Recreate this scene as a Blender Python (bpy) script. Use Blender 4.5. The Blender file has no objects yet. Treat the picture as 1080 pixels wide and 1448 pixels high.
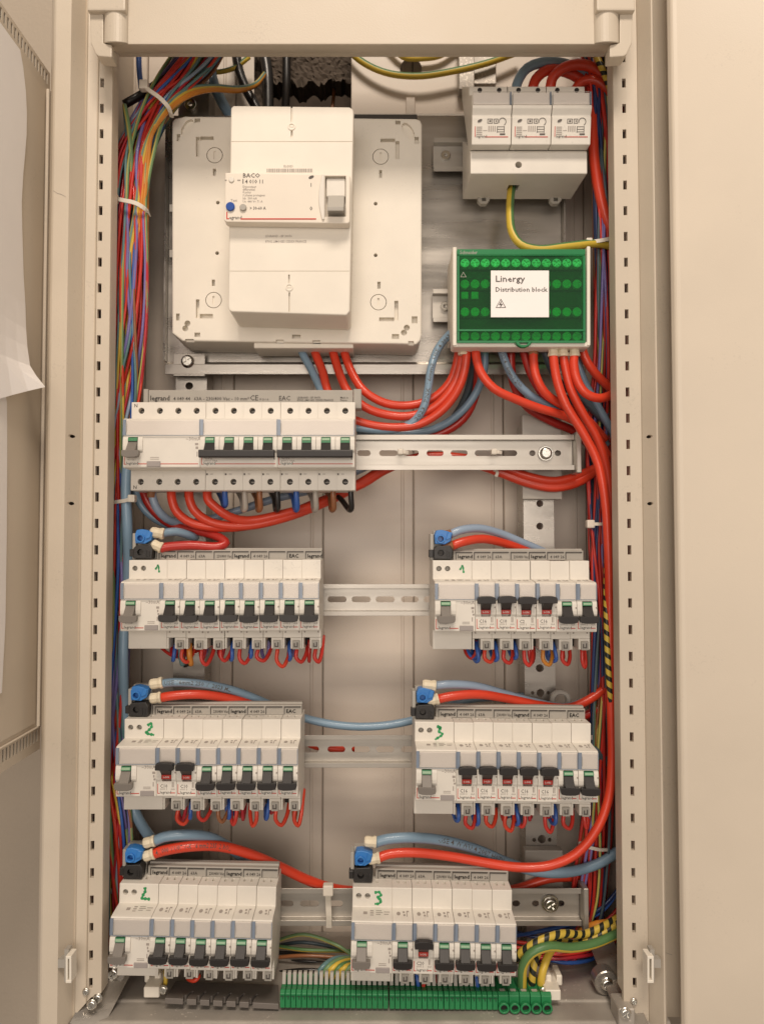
import bpy, bmesh, math, random
import numpy as np
from mathutils import Vector, Matrix
random.seed(11)
R = math.radians
scene = bpy.context.scene
COL = scene.collection

# ------------------------------------------------------------------ camera
F, CX, CY, TH, D = 1060.0, 525.0, 724.0, R(2.0), 0.667      # focal length and principal point in photo pixels
cam = bpy.data.cameras.new('camera'); camo = bpy.data.objects.new('camera', cam); COL.objects.link(camo)
cam.sensor_fit = 'HORIZONTAL'; cam.sensor_width = 36; cam.lens = 36 * F / 1080
cam.shift_x = (540 - CX) / 1080; cam.dof.use_dof = True; cam.dof.focus_distance = .675; cam.dof.aperture_fstop = 10.0; cam.clip_start = 0.01; cam.clip_end = 50
camo.location = (0, -D, 0); camo.rotation_euler = (R(90) + TH, 0, 0)
scene.camera = camo
# ------------------------------------------------------------------ light
world = bpy.data.worlds.new('World'); scene.world = world; world.use_nodes = True
bg = world.node_tree.nodes['Background']; bg.inputs[0].default_value = (1.0, 0.86, 0.73, 1); bg.inputs[1].default_value = 0.31
def area(name, loc, target, size, power, col):
    l = bpy.data.lights.new(name, 'AREA'); l.shape = 'RECTANGLE'; l.size, l.size_y = size; l.energy = power; l.color = col
    o = bpy.data.objects.new(name, l); COL.objects.link(o); o.location = loc
    o.rotation_euler = (Vector(target) - Vector(loc)).to_track_quat('-Z', 'Y').to_euler(); return o
area('ceiling_lamp', (0.05, -1.55, 1.9), (0.0, 0.05, -0.1), (0.8, 0.5), 37, (1.0, 0.86, 0.72))
area('window_light', (-0.15, -2.2, 0.2), (0.0, 0.0, -0.05), (1.6, 1.0), 19, (1.0, 0.89, 0.79))
scene.view_settings.view_transform = 'Standard'; scene.view_settings.look = 'None'
scene.view_settings.exposure = 0.0; scene.view_settings.gamma = 1.0
scene.render.engine = 'CYCLES'
scene.render.resolution_x, scene.render.resolution_y = 763, 1024
scene.cycles.max_bounces = 8; scene.cycles.transparent_max_bounces = 12

def U(px, py, Y):
    """point of the place that stands at photo pixel (px, py) and depth Y"""
    u = (px - CX) / F; v = (CY - py) / F
    dy = math.cos(TH) - v * math.sin(TH); dz = math.sin(TH) + v * math.cos(TH)
    t = (Y + D) / dy
    return Vector((u * t, Y, dz * t))
def UX(px, Y, py=724): return U(px, py, Y).x
def UZ(py, Y): return U(525, py, Y).z

# ------------------------------------------------------------------ materials
MATS = {}
def mat(name, col, rough=0.5, metal=0.0, bump=0.0, bscale=300.0, var=0.06, vscale=25.0, coat=0.0, spec=0.5, stretch=None, rvar=0.0, speck=0.0):
    m = bpy.data.materials.new(name); m.use_nodes = True; nt = m.node_tree; N = nt.nodes; L = nt.links
    b = N['Principled BSDF']; b.inputs['Roughness'].default_value = rough; b.inputs['Metallic'].default_value = metal
    b.inputs['Specular IOR Level'].default_value = spec; b.inputs['Coat Weight'].default_value = coat
    geo = N.new('ShaderNodeNewGeometry'); mp = N.new('ShaderNodeMapping')
    L.new(geo.outputs['Position'], mp.inputs['Vector'])
    if stretch: mp.inputs['Scale'].default_value = stretch
    n1 = N.new('ShaderNodeTexNoise'); n1.inputs['Scale'].default_value = vscale; n1.inputs['Detail'].default_value = 6
    L.new(mp.outputs[0], n1.inputs['Vector'])
    mr = N.new('ShaderNodeMapRange'); mr.inputs['From Min'].default_value = .25; mr.inputs['From Max'].default_value = .75
    mr.inputs['To Min'].default_value = 1 - var; mr.inputs['To Max'].default_value = 1 + var
    L.new(n1.outputs['Fac'], mr.inputs['Value'])
    oi = N.new('ShaderNodeObjectInfo'); mo = N.new('ShaderNodeMapRange'); mo.inputs['To Min'].default_value = 1 - var * .5; mo.inputs['To Max'].default_value = 1 + var * .5
    L.new(oi.outputs['Random'], mo.inputs['Value'])
    mm = N.new('ShaderNodeMath'); mm.operation = 'MULTIPLY'; L.new(mr.outputs[0], mm.inputs[0]); L.new(mo.outputs[0], mm.inputs[1])
    hs = N.new('ShaderNodeHueSaturation'); hs.inputs['Color'].default_value = (*col, 1); L.new(mm.outputs[0], hs.inputs['Value'])
    L.new(hs.outputs[0], b.inputs['Base Color'])
    if speck:
        n3 = N.new('ShaderNodeTexNoise'); n3.inputs['Scale'].default_value = 420; n3.inputs['Detail'].default_value = 1; L.new(geo.outputs['Position'], n3.inputs['Vector'])
        n4 = N.new('ShaderNodeTexNoise'); n4.inputs['Scale'].default_value = 14; L.new(geo.outputs['Position'], n4.inputs['Vector'])
        ad = N.new('ShaderNodeMath'); ad.operation = 'MULTIPLY'; L.new(n3.outputs['Fac'], ad.inputs[0]); L.new(n4.outputs['Fac'], ad.inputs[1])
        m3 = N.new('ShaderNodeMapRange'); m3.inputs['From Min'].default_value = .40; m3.inputs['From Max'].default_value = .46; m3.inputs['To Min'].default_value = 1; m3.inputs['To Max'].default_value = 1 - speck
        L.new(ad.outputs[0], m3.inputs['Value']); m4 = N.new('ShaderNodeMath'); m4.operation = 'MULTIPLY'; L.new(mm.outputs[0], m4.inputs[0]); L.new(m3.outputs[0], m4.inputs[1]); L.new(m4.outputs[0], hs.inputs['Value'])
    if rvar:
        m2 = N.new('ShaderNodeMapRange'); m2.inputs['From Min'].default_value = .3; m2.inputs['From Max'].default_value = .7
        m2.inputs['To Min'].default_value = max(.05, rough - rvar); m2.inputs['To Max'].default_value = min(1, rough + rvar)
        L.new(n1.outputs['Fac'], m2.inputs['Value']); L.new(m2.outputs[0], b.inputs['Roughness'])
    if bump:
        n2 = N.new('ShaderNodeTexNoise'); n2.inputs['Scale'].default_value = bscale; n2.inputs['Detail'].default_value = 3
        L.new(mp.outputs[0], n2.inputs['Vector'])
        bp = N.new('ShaderNodeBump'); bp.inputs['Strength'].default_value = bump; bp.inputs['Distance'].default_value = 0.001
        L.new(n2.outputs['Fac'], bp.inputs['Height']); L.new(bp.outputs[0], b.inputs['Normal'])
    MATS[name] = m; return m
mat('device', (.74, .70, .63), .42, bump=.05, bscale=900, var=.05, vscale=40, speck=.08)
mat('device_warm', (.78, .71, .61), .45, bump=.05, bscale=900, var=.03)
mat('base_white', (.82, .765, .67), .5, bump=.06, bscale=800, var=.04, speck=.08)
mat('frame', (.595, .52, .42), .46, bump=.12, bscale=800, var=.06, vscale=12, rvar=.08, speck=.07)
mat('door', (.66, .58, .475), .5, bump=.07, bscale=900, var=.05, vscale=10, rvar=.08, speck=.05)
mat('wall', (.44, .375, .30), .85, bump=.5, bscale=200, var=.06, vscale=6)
mat('paper', (.94, .905, .885), .8, bump=.12, bscale=60, var=.02)
mat('back', (.655, .575, .49), .42, bump=.03, bscale=400, var=.07, vscale=4, stretch=(.5, 1, 5), rvar=.08, speck=.05)
mat('zinc', (.43, .40, .36), .31, metal=.75, bump=.05, bscale=300, var=.14, vscale=16, stretch=(.5, 1, 4), rvar=.10)
mat('steel', (.47, .44, .395), .40, metal=.75, bump=.02, bscale=500, var=.07, vscale=40, stretch=(.3, 1, 3), rvar=.06)
mat('screw', (.70, .68, .63), .22, metal=1.0, var=.05)
mat('tray', (.42, .385, .34), .42, metal=.25, bump=.12, bscale=350, var=.16, vscale=30, rvar=.1, speck=-.5)
mat('comb', (.37, .345, .305), .5, bump=.05, bscale=700, var=.05)
mat('bracket', (.17, .15, .135), .5, bump=.05, bscale=700, var=.08)
mat('comb_dark', (.06, .052, .045), .55)
mat('black', (.020, .018, .017), .42, bump=.08, bscale=900, var=.1)
mat('lever', (.017, .014, .013), .45, bump=.06, bscale=900, var=.1)
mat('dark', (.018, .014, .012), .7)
mat('grey_lever', (.185, .165, .145), .45, var=.05)
mat('clip', (.42, .395, .35), .45, var=.06)
mat('green_flag', (.045, .21, .095), .4, var=.05)
mat('green_pale', (.30, .46, .30), .4, var=.05)
mat('red_flag', (.50, .035, .022), .4, var=.05)
mat('blue_block', (.035, .20, .56), .35, bump=.05, bscale=600, var=.08)
mat('ferrule', (.76, .67, .50), .55, bump=.3, bscale=150, var=.1, vscale=80)
mat('tie', (.72, .66, .57), .45, var=.05)
mat('print', (.10, .085, .075), .6, var=.05)
mat('print_soft', (.36, .315, .28), .6, var=.05)
mat('print_red', (.55, .05, .03), .5, var=.05)
mat('marker', (.02, .26, .085), .5, var=.25, vscale=200)
mat('card', (.86, .80, .75), .55, bump=.1, bscale=200, var=.03)
mat('cover_edge', (.22, .265, .34), .2, var=.1)
mat('green_terminal', (.02, .22, .075), .4, bump=.05, bscale=500, var=.10)
mat('green_frame', (.012, .20, .065), .35, var=.06)
mat('green_body', (.02, .085, .04), .5, var=.1)
mat('green_dark', (.015, .085, .035), .5, var=.1)
mat('brass', (.92, .94, .85), .3, metal=.0, var=.1)
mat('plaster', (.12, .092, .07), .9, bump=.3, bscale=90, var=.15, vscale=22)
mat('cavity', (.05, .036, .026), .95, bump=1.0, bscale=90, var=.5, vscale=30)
mat('copper_sleeve', (.30, .13, .06), .5, var=.15)
mat('test_button', (.34, .305, .29), .5, var=.05)
mat('button_blue', (.02, .08, .35), .3)
for n, c in dict(red=(.66, .052, .020), red_dark=(.45, .024, .016), red_thin=(.58, .036, .024), crimson=(.46, .022, .035), blue_grey=(.215, .325, .43), blue_pale=(.29, .375, .49),
                 blue=(.035, .115, .42), navy=(.02, .04, .13), violet=(.20, .165, .40), orange=(.62, .235, .03), brown=(.30, .115, .045),
                 yellow=(.66, .46, .06), grey_wire=(.45, .41, .36), black_wire=(.015, .013, .012), slate=(.07, .105, .125), teal=(.12, .23, .24)).items():
    mat('wire_' + n, c, .36, bump=.04, bscale=250, var=.10, vscale=30, coat=.15)

def glass(name, col, mixf, rough=.12, ior=1.6):
    m = bpy.data.materials.new(name); m.use_nodes = True; nt = m.node_tree; N = nt.nodes; L = nt.links
    out = N['Material Output']; N.remove(N['Principled BSDF'])
    t = N.new('ShaderNodeBsdfTransparent'); t.inputs[0].default_value = (*col, 1)
    p = N.new('ShaderNodeBsdfPrincipled'); p.inputs['Base Color'].default_value = (*[c * .6 for c in col], 1); p.inputs['Roughness'].default_value = rough
    n = N.new('ShaderNodeTexNoise'); n.inputs['Scale'].default_value = 60; mr = N.new('ShaderNodeMapRange')
    mr.inputs['To Min'].default_value = mixf * .6; mr.inputs['To Max'].default_value = mixf * 1.4; L.new(n.outputs['Fac'], mr.inputs['Value'])
    mx = N.new('ShaderNodeMixShader'); L.new(mr.outputs[0], mx.inputs[0]); L.new(t.outputs[0], mx.inputs[1]); L.new(p.outputs[0], mx.inputs[2])
    fr = N.new('ShaderNodeFresnel'); fr.inputs[0].default_value = ior; gl = N.new('ShaderNodeBsdfGlossy'); gl.inputs['Roughness'].default_value = rough
    mg = N.new('ShaderNodeMixShader'); L.new(fr.outputs[0], mg.inputs[0]); L.new(mx.outputs[0], mg.inputs[1]); L.new(gl.outputs[0], mg.inputs[2])
    L.new(mg.outputs[0], out.inputs[0]); MATS[name] = m; return m
glass('cover_green', (.26, .86, .46), .05, .06)
glass('cover_clear', (1.0, .995, .985), .06, .15, 1.25)
def striped(name, ca, cb, fu, fv, duty=.5, rough=.4):
    """stripes along (fv) or wound round (fu) a wire, from the tube's own UV"""
    m = bpy.data.materials.new(name); m.use_nodes = True; nt = m.node_tree; N = nt.nodes; L = nt.links
    b = N['Principled BSDF']; b.inputs['Roughness'].default_value = rough
    uv = N.new('ShaderNodeUVMap'); sp = N.new('ShaderNodeSeparateXYZ'); L.new(uv.outputs[0], sp.inputs[0])
    a = N.new('ShaderNodeMath'); a.operation = 'MULTIPLY'; a.inputs[1].default_value = fu; L.new(sp.outputs[0], a.inputs[0])
    c = N.new('ShaderNodeMath'); c.operation = 'MULTIPLY_ADD'; c.inputs[1].default_value = fv; L.new(sp.outputs[1], c.inputs[0]); L.new(a.outputs[0], c.inputs[2])
    f = N.new('ShaderNodeMath'); f.operation = 'FRACT'; L.new(c.outputs[0], f.inputs[0])
    g = N.new('ShaderNodeMath'); g.operation = 'GREATER_THAN'; g.inputs[1].default_value = duty; L.new(f.outputs[0], g.inputs[0])
    mx = N.new('ShaderNodeMix'); mx.data_type = 'RGBA'; L.new(g.outputs[0], mx.inputs[0])
    mx.inputs[6].default_value = (*ca, 1); mx.inputs[7].default_value = (*cb, 1); L.new(mx.outputs[2], b.inputs['Base Color'])
    MATS[name] = m
striped('wire_earth', (.60, .43, .05), (.09, .20, .07), 0, 1, .5)
striped('wire_earth_pale', (.55, .47, .12), (.16, .27, .12), 0, 1, .45)
striped('wire_earth_wound', (.60, .43, .06), (.018, .022, .016), 95, 1, .55)
striped('wire_teal_stripe', (.60, .48, .12), (.14, .25, .22), 0, 1, .6)

# ------------------------------------------------------------------ mesh helpers
class MB:
    def __init__(s): s.v = []; s.f = []; s.uv = None
    def add(s, vs, fs):
        o = len(s.v); s.v += [tuple(x) for x in vs]; s.f += [tuple(i + o for i in f) for f in fs]; return s
    def box(s, x0, x1, y0, y1, z0, z1):
        return s.add([(x0, y0, z0), (x1, y0, z0), (x1, y1, z0), (x0, y1, z0), (x0, y0, z1), (x1, y0, z1), (x1, y1, z1), (x0, y1, z1)],
                     [(0, 1, 5, 4), (1, 2, 6, 5), (2, 3, 7, 6), (3, 0, 4, 7), (4, 5, 6, 7), (3, 2, 1, 0)])
    def prism(s, pts, a0, a1, axis='x'):
        """pts: polygon; axis x: (y,z) points; axis y: (x,z) points; axis z: (x,y) points"""
        n = len(pts)
        def P(p, a): return {'x': (a, p[0], p[1]), 'y': (p[0], a, p[1]), 'z': (p[0], p[1], a)}[axis]
        return s.add([P(p, a0) for p in pts] + [P(p, a1) for p in pts],
                     [tuple(range(n))[::-1], tuple(range(n, 2 * n))] + [(i, (i + 1) % n, n + (i + 1) % n, n + i) for i in range(n)])
    def cyl(s, c, r, a0, a1, axis='y', n=16, r2=None):
        r2 = r if r2 is None else r2; vs = []
        for a, rr in ((a0, r), (a1, r2)):
            for k in range(n):
                t = 2 * math.pi * k / n; p, q = rr * math.cos(t), rr * math.sin(t)
                vs.append({'y': (c[0] + p, a, c[1] + q), 'z': (c[0] + p, c[1] + q, a), 'x': (a, c[0] + p, c[1] + q)}[axis])
        return s.add(vs, [tuple(range(n)), tuple(range(n, 2 * n))[::-1]] + [(i, n + i, n + (i + 1) % n, (i + 1) % n) for i in range(n)])
    def ring(s, c, r0, r1, y0, y1, n=20):
        vs = []
        for r, y in ((r0, y0), (r1, y0), (r1, y1), (r0, y1)):
            vs += [(c[0] + r * math.cos(2 * math.pi * k / n), y, c[1] + r * math.sin(2 * math.pi * k / n)) for k in range(n)]
        return s.add(vs, [(j * n + i, j * n + (i + 1) % n, ((j + 1) % 4) * n + (i + 1) % n, ((j + 1) % 4) * n + i) for j in range(4) for i in range(n)])
    def tube(s, pts, r, n=10, uv=True, caps=True):
        P = np.array([tuple(p) for p in pts]); T = np.gradient(P, axis=0); T /= np.linalg.norm(T, axis=1)[:, None] + 1e-12
        up = np.array([0., -1., 0.]);
        if abs(T[0] @ up) > .9: up = np.array([1., 0., 0.])
        nrm = up - T[0] * (T[0] @ up); nrm /= np.linalg.norm(nrm); o = len(s.v); u = 0; us = []
        rr = r if hasattr(r, '__len__') else [r] * len(P)
        for i in range(len(P)):
            if i:
                nrm = nrm - T[i] * (T[i] @ nrm); nrm /= np.linalg.norm(nrm); u += np.linalg.norm(P[i] - P[i - 1])
            b = np.cross(T[i], nrm); us.append(u)
            for k in range(n):
                t = 2 * math.pi * k / n; s.v.append(tuple(P[i] + rr[i] * (math.cos(t) * nrm + math.sin(t) * b)))
        if s.uv is None: s.uv = []
        for i in range(len(P) - 1):
            for k in range(n):
                k2 = (k + 1) % n
                s.f.append((o + i * n + k, o + i * n + k2, o + (i + 1) * n + k2, o + (i + 1) * n + k))
                s.uv += [(us[i], k / n), (us[i], (k + 1) / n), (us[i + 1], (k + 1) / n), (us[i + 1], k / n)]
        if caps:
            s.f.append(tuple(o + k for k in range(n))[::-1]); s.f.append(tuple(o + (len(P) - 1) * n + k for k in range(n)))
            s.uv += [(0, 0)] * (2 * n)
        return s
    def text(s, txt, x, z, h, y, squash=1.0):
        vs, fs = text2d(txt); k = h / .70
        return s.add([(x + a * k * squash, y, z + b * k) for a, b in vs], fs)
    def mesh(s, name, scale=1.0, origin=(0, 0, 0), bevel=0, segs=1, smooth=False, recalc=True):
        me = bpy.data.meshes.new(name)
        me.from_pydata([((a - origin[0]) * scale, (b - origin[1]) * scale, (c - origin[2]) * scale) for a, b, c in s.v], [], s.f)
        if s.uv:
            l = me.uv_layers.new(); l.data.foreach_set('uv', [q for p in s.uv for q in p])
        bm = bmesh.new(); bm.from_mesh(me)
        if recalc: bmesh.ops.recalc_face_normals(bm, faces=bm.faces)
        if bevel:
            ed = [e for e in bm.edges if len(e.link_faces) == 2 and e.calc_face_angle(0) > R(25)]
            bmesh.ops.bevel(bm, geom=ed, offset=bevel * scale, segments=segs, affect='EDGES', clamp_overlap=True, profile=.6)
        bm.to_mesh(me); bm.free()
        if smooth: me.polygons.foreach_set('use_smooth', [True] * len(me.polygons))
        return me
TXT = {}
def text2d(txt):
    if txt in TXT: return TXT[txt]
    cu = bpy.data.curves.new('t', 'FONT'); cu.body = txt; cu.size = 1; cu.resolution_u = 1; cu.offset = .010
    o = bpy.data.objects.new('t', cu); COL.objects.link(o); dg = bpy.context.evaluated_depsgraph_get(); dg.update()
    me = bpy.data.meshes.new_from_object(o.evaluated_get(dg)); r = ([(v.co.x, v.co.y) for v in me.vertices], [tuple(p.vertices) for p in me.polygons])
    bpy.data.objects.remove(o); bpy.data.curves.remove(cu); bpy.data.meshes.remove(me); TXT[txt] = r; return r
def tag(o, label=None, cat=None, group=None, kind=None):
    for k, v in (('label', label), ('category', cat), ('group', group), ('kind', kind)):
        if v: o[k] = v
    return o
def thing(name, label, cat, loc=(0, 0, 0), group=None):
    o = bpy.data.objects.new(name, None); o.empty_display_size = .01; COL.objects.link(o); o.location = loc; return tag(o, label, cat, group)
def link(name, me, m, parent=None):
    o = bpy.data.objects.new(name, me); COL.objects.link(o)
    if m: me.materials.clear(); me.materials.append(MATS[m])
    if parent: o.parent = parent
    return o
def part(name, mb, m, parent=None, scale=1.0, bevel=0, segs=1, smooth=False, recalc=True, cut=None):
    """mesh object; its points are in world space unless the parent is a template at the origin"""
    org = tuple(parent_loc(parent)) if parent else (0, 0, 0)
    if scale != 1.0: org = (0, 0, 0)
    me = mb.mesh(name, scale, org, bevel, segs, smooth, recalc); o = link(name, me, m, parent)
    if cut: boolean(o, cut.mesh('cut', scale, org))
    return o
def parent_loc(p):
    v = Vector(p.location)
    while p.parent: p = p.parent; v += Vector(p.location)
    return v
def solo(name, mb, m, label, cat, group=None, bevel=0, segs=1, smooth=False, cut=None, kind=None, recalc=True):
    """a thing of one mesh, its origin at its own base"""
    a = np.array(mb.v); org = ((a[:, 0].min() + a[:, 0].max()) / 2, (a[:, 1].min() + a[:, 1].max()) / 2, a[:, 2].min())
    o = link(name, mb.mesh(name, 1, org, bevel, segs, smooth, recalc), m); 
    if cut: boolean(o, cut.mesh('cut', 1, org))
    o.location = org; return tag(o, label, cat, group, kind)
def boolean(o, cme):
    c = bpy.data.objects.new('cutter', cme); COL.objects.link(c)
    md = o.modifiers.new('b', 'BOOLEAN'); md.operation = 'DIFFERENCE'; md.object = c; md.solver = 'EXACT'; md.use_self = True
    keep = o.parent; o.parent = None
    dg = bpy.context.evaluated_depsgraph_get(); dg.update()
    me = bpy.data.meshes.new_from_object(o.evaluated_get(dg)); o.modifiers.clear(); old = o.data; nm = old.name
    o.data = me; bpy.data.meshes.remove(old); me.name = nm; o.parent = keep
    bpy.data.objects.remove(c); bpy.data.meshes.remove(cme)
def copy_tree(o, parent=None):
    c = o.copy(); COL.objects.link(c); c.parent = parent
    for ch in [x for x in ALLCH.get(o.name, [])]: copy_tree(ch, c)
    return c
ALLCH = {}
def index_children(o):
    ALLCH[o.name] = list(o.children)
    for c in o.children: index_children(c)
def delete_tree(o):
    for c in list(o.children): delete_tree(c)
    bpy.data.objects.remove(o)
def spline(pts, step=.006):
    P = [np.array(tuple(p), float) for p in pts]; P = [2 * P[0] - P[1]] + P + [2 * P[-1] - P[-2]]; out = []
    for i in range(1, len(P) - 2):
        p0, p1, p2, p3 = P[i - 1:i + 3]; n = max(3, int(np.linalg.norm(p2 - p1) / step))
        d = [max(1e-5, np.linalg.norm(b - a) ** .5) for a, b in ((p0, p1), (p1, p2), (p2, p3))]
        t0 = 0; t1 = d[0]; t2 = t1 + d[1]; t3 = t2 + d[2]
        for k in range(n):
            t = t1 + (t2 - t1) * k / n
            A1 = (t1 - t) / (t1 - t0) * p0 + (t - t0) / (t1 - t0) * p1; A2 = (t2 - t) / (t2 - t1) * p1 + (t - t1) / (t2 - t1) * p2
            A3 = (t3 - t) / (t3 - t2) * p2 + (t - t2) / (t3 - t2) * p3
            B1 = (t2 - t) / (t2 - t0) * A1 + (t - t0) / (t2 - t0) * A2; B2 = (t3 - t) / (t3 - t1) * A2 + (t - t1) / (t3 - t1) * A3
            out.append((t2 - t) / (t2 - t1) * B1 + (t - t1) / (t2 - t1) * B2)
    out.append(P[-2]); return out
def cable(pix, r, m, label, group=None, name='cable', n=12, cat='cable', step=.006):
    mb = MB().tube(spline([U(*p) for p in pix], step), r, n)
    return solo(name, mb, m, label, cat, group, smooth=True)

# ------------------------------------------------------------------ the setting: wall round the cabinet
BACK = .150
wall = MB().box(-1.2, -.318, .16, .19, -1.2, 1.2)
wall.box(.318, 1.2, .16, .19, -1.2, 1.2)
w = part('wall', wall, 'wall'); tag(w, 'rough tan plaster wall around the recessed cabinet', 'wall', kind='structure')

# ------------------------------------------------------------------ cabinet
cab = thing('electrical_cabinet', 'open cream metal electrical cabinet filling the picture, slotted uprights', 'cabinet', (0, .07, -.5))
ZB, ZT = UZ(1470, .0), .62
def upright(front, slot_px, sgn, name, cutpoly):
    pts = [(UX(p, y), y) for p, y in front]
    back = [(x + (-sgn) * .0, y + .004) for x, y in pts][::-1]
    mb = MB().prism(pts + back, ZB, ZT, 'z')
    cut = MB(); z = UZ(117, .007) + 2 * .0238
    x0, x1 = UX(slot_px - 2.6, .007), UX(slot_px + 2.6, .007)
    while z > UZ(1400, .007):
        cut.box(x0, x1, -.03, .018, z - .0042, z + .0042); z -= .0238
    for py in (617, 712): cut.cyl((UX(101 if sgn < 0 else 920, -.005), UZ(py, -.005)), .0016, -.03, .03, 'y', 10)
    cut.prism([(U(a, b, .006).x, U(a, b, .006).z) for a, b in cutpoly], -.05, .05, 'y')
    o = part(name, mb, 'frame', cab, cut=cut)
    xi = UX(152.3, .0085) if sgn < 0 else UX(873, .0085)
    part('inner_lip', MB().box(min(xi, xi + sgn * .0014), max(xi, xi + sgn * .0014), .0126, .024, UZ(1405, .0085), ZT), 'frame', cab)
    return o
upright([(63, .012), (64, -.008), (66.5, -.0125), (69, -.0135), (91, -.0135), (93, -.012), (113, .0035), (114.5, .0022), (116, .0035), (129.5, .0055), (131, .0044), (132.5, .0062), (151.3, .0075), (152.3, .0085)],
        137, -1, 'left_upright', [(143, 1406), (128, 1412), (96, 1446), (90, 1500), (260, 1500), (260, 1406)])
upright([(873, .0085), (874, .0075), (893, .0066), (908, .0055), (909.5, .0035), (928, -.0105), (929.5, -.0115), (931.5, -.0115), (933, -.009)],
        889, 1, 'right_upright', [(880, 1417), (884, 1422), (921, 1452), (925, 1500), (760, 1500), (760, 1417)])
for sx, px in ((-1, 118), (1, 906)):
    x = UX(px, .02)
    part('side_wall', MB().box(min(x, x + sx * .002), max(x, x + sx * .002), .0125, .157, -.47, .62), 'frame', cab)
part('channel_back', MB().box(UX(66, .02), UX(117, .02), .0175, .0195, ZB, ZT), 'frame', cab)
part('hinge_recess', MB().box(UX(931, .03), UX(975, .03), .030, .034, ZB, ZT), 'frame', cab)
part('recess_side', MB().box(UX(931.5, -.006) - .0012, UX(931.5, -.006), -.004, .030, ZB, ZT), 'frame', cab)
# back panel: interlocking vertical strips, with the hole broken through the masonry at the top
edges = [70, 203, 330, 457, 584.5, 712, 829, 960]
for i in range(len(edges) - 1):
    x0, x1 = UX(edges[i], BACK) + .0004, UX(edges[i + 1], BACK) - .0004; xr = x1 - .0125
    top = .62
    y = BACK
    mb = MB().prism([(x0, y), (x0 + .001, y - .0015), (xr - .0012, y - .0015), (xr, y - .0024), (xr + .0016, y - .0024), (xr + .0028, y - .0015), (x1 - .001, y - .0015), (x1, y), (x1, y + .003), (x0, y + .003)], -.46, top, 'z')
    cut = None
    hx0, hx1, hz = UX(356, BACK), UX(497, BACK), UZ(215, BACK)
    if x0 < hx1 and x1 > hx0:
        cut = MB().box(hx0, hx1, y - .02, y + .02, hz, .70)
    part('panel_strip', mb, 'back', cab, cut=cut)
part('panel_backing', MB().box(-.345, .345, BACK + .0045, BACK + .0075, -.46, UZ(215, BACK) - .004), 'tray', cab)
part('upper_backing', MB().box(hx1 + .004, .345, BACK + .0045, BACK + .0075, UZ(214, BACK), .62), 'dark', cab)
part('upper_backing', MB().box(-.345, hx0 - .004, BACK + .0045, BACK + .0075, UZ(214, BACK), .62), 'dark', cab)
up = MB().box(UX(496, .128), UX(840, .128), .128, .130, UZ(166, .128), .60)
upc = MB().cyl((UX(582, .128), UZ(97, .128)), .012, .1, .15, 'y', 20)
part('upper_cover', up, 'back', cab, bevel=.0006, cut=upc)
part('cover_edge', MB().box(UX(496, .124), UX(800, .124), .1225, .1265, UZ(166, .124), UZ(161, .124)), 'steel', cab, bevel=.0004)
part('cover_rib', MB().box(UX(575, .124), UX(588, .124), .1245, .1275, UZ(160, .124), UZ(136, .124)), 'back', cab, bevel=.0005)
part('dark_bracket', MB().box(UX(650, .12), UX(672, .12), .112, .1265, UZ(132, .12), .58).box(UX(672.5, .12), UX(705, .12), .120, .1266, UZ(118, .12), .58), 'tray', cab, bevel=.0006)
# cavity behind the hole, broken masonry edges
cv = MB(); hx0 -= .004; hx1 += .004
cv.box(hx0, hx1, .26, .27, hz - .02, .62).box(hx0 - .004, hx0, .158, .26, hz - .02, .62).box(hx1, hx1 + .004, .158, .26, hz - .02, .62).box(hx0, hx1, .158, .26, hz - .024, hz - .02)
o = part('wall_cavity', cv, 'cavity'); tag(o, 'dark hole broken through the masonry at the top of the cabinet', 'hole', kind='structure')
def rubble(px0, px1, py0, py1, Y, depth, seed, nx=14, nz=10, ragged=.006):
    rnd = random.Random(seed); mb = MB(); a = U(px0, py0, Y); b = U(px1, py1, Y); vs = []
    kk = [rnd.uniform(-1, 1) for _ in range(nx + 4)]; low = [ragged * (kk[i // 3] + (kk[i // 3 + 1] - kk[i // 3]) * (i % 3) / 3 + .35 * kk[i]) for i in range(nx + 1)]
    for k in range(2):
        for j in range(nz + 1):
            for i in range(nx + 1):
                x = a.x + (b.x - a.x) * i / nx; z = a.z + (b.z - a.z) * j / nz + (low[i] if j == nz else 0) * (1)
                vs.append((x + rnd.uniform(-1, 1) * .0012, Y + depth * k + (rnd.uniform(-1, 1) * .0016 if k == 0 else 0), z + rnd.uniform(-1, 1) * .0012))
    n = (nx + 1) * (nz + 1); fs = []
    I = lambda k, j, i: k * n + j * (nx + 1) + i
    for k in range(2):
        for j in range(nz):
            for i in range(nx): fs.append((I(k, j, i), I(k, j, i + 1), I(k, j + 1, i + 1), I(k, j + 1, i)))
    for j in range(nz):
        for i in (0, nx): fs.append((I(0, j, i), I(0, j + 1, i), I(1, j + 1, i), I(1, j, i)))
    for i in range(nx):
        for j in (0, nz): fs.append((I(0, j, i), I(0, j, i + 1), I(1, j, i + 1), I(1, j, i)))
    return mb.add(vs, fs)
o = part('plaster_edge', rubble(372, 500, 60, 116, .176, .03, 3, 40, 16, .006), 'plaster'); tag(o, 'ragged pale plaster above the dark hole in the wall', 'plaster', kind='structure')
o = part('plaster_edge', rubble(350, 379, 60, 158, .172, .03, 5, 8, 20, .003), 'plaster'); tag(o, 'crumbled plaster down the left side of the dark hole', 'plaster', kind='structure')
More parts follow.
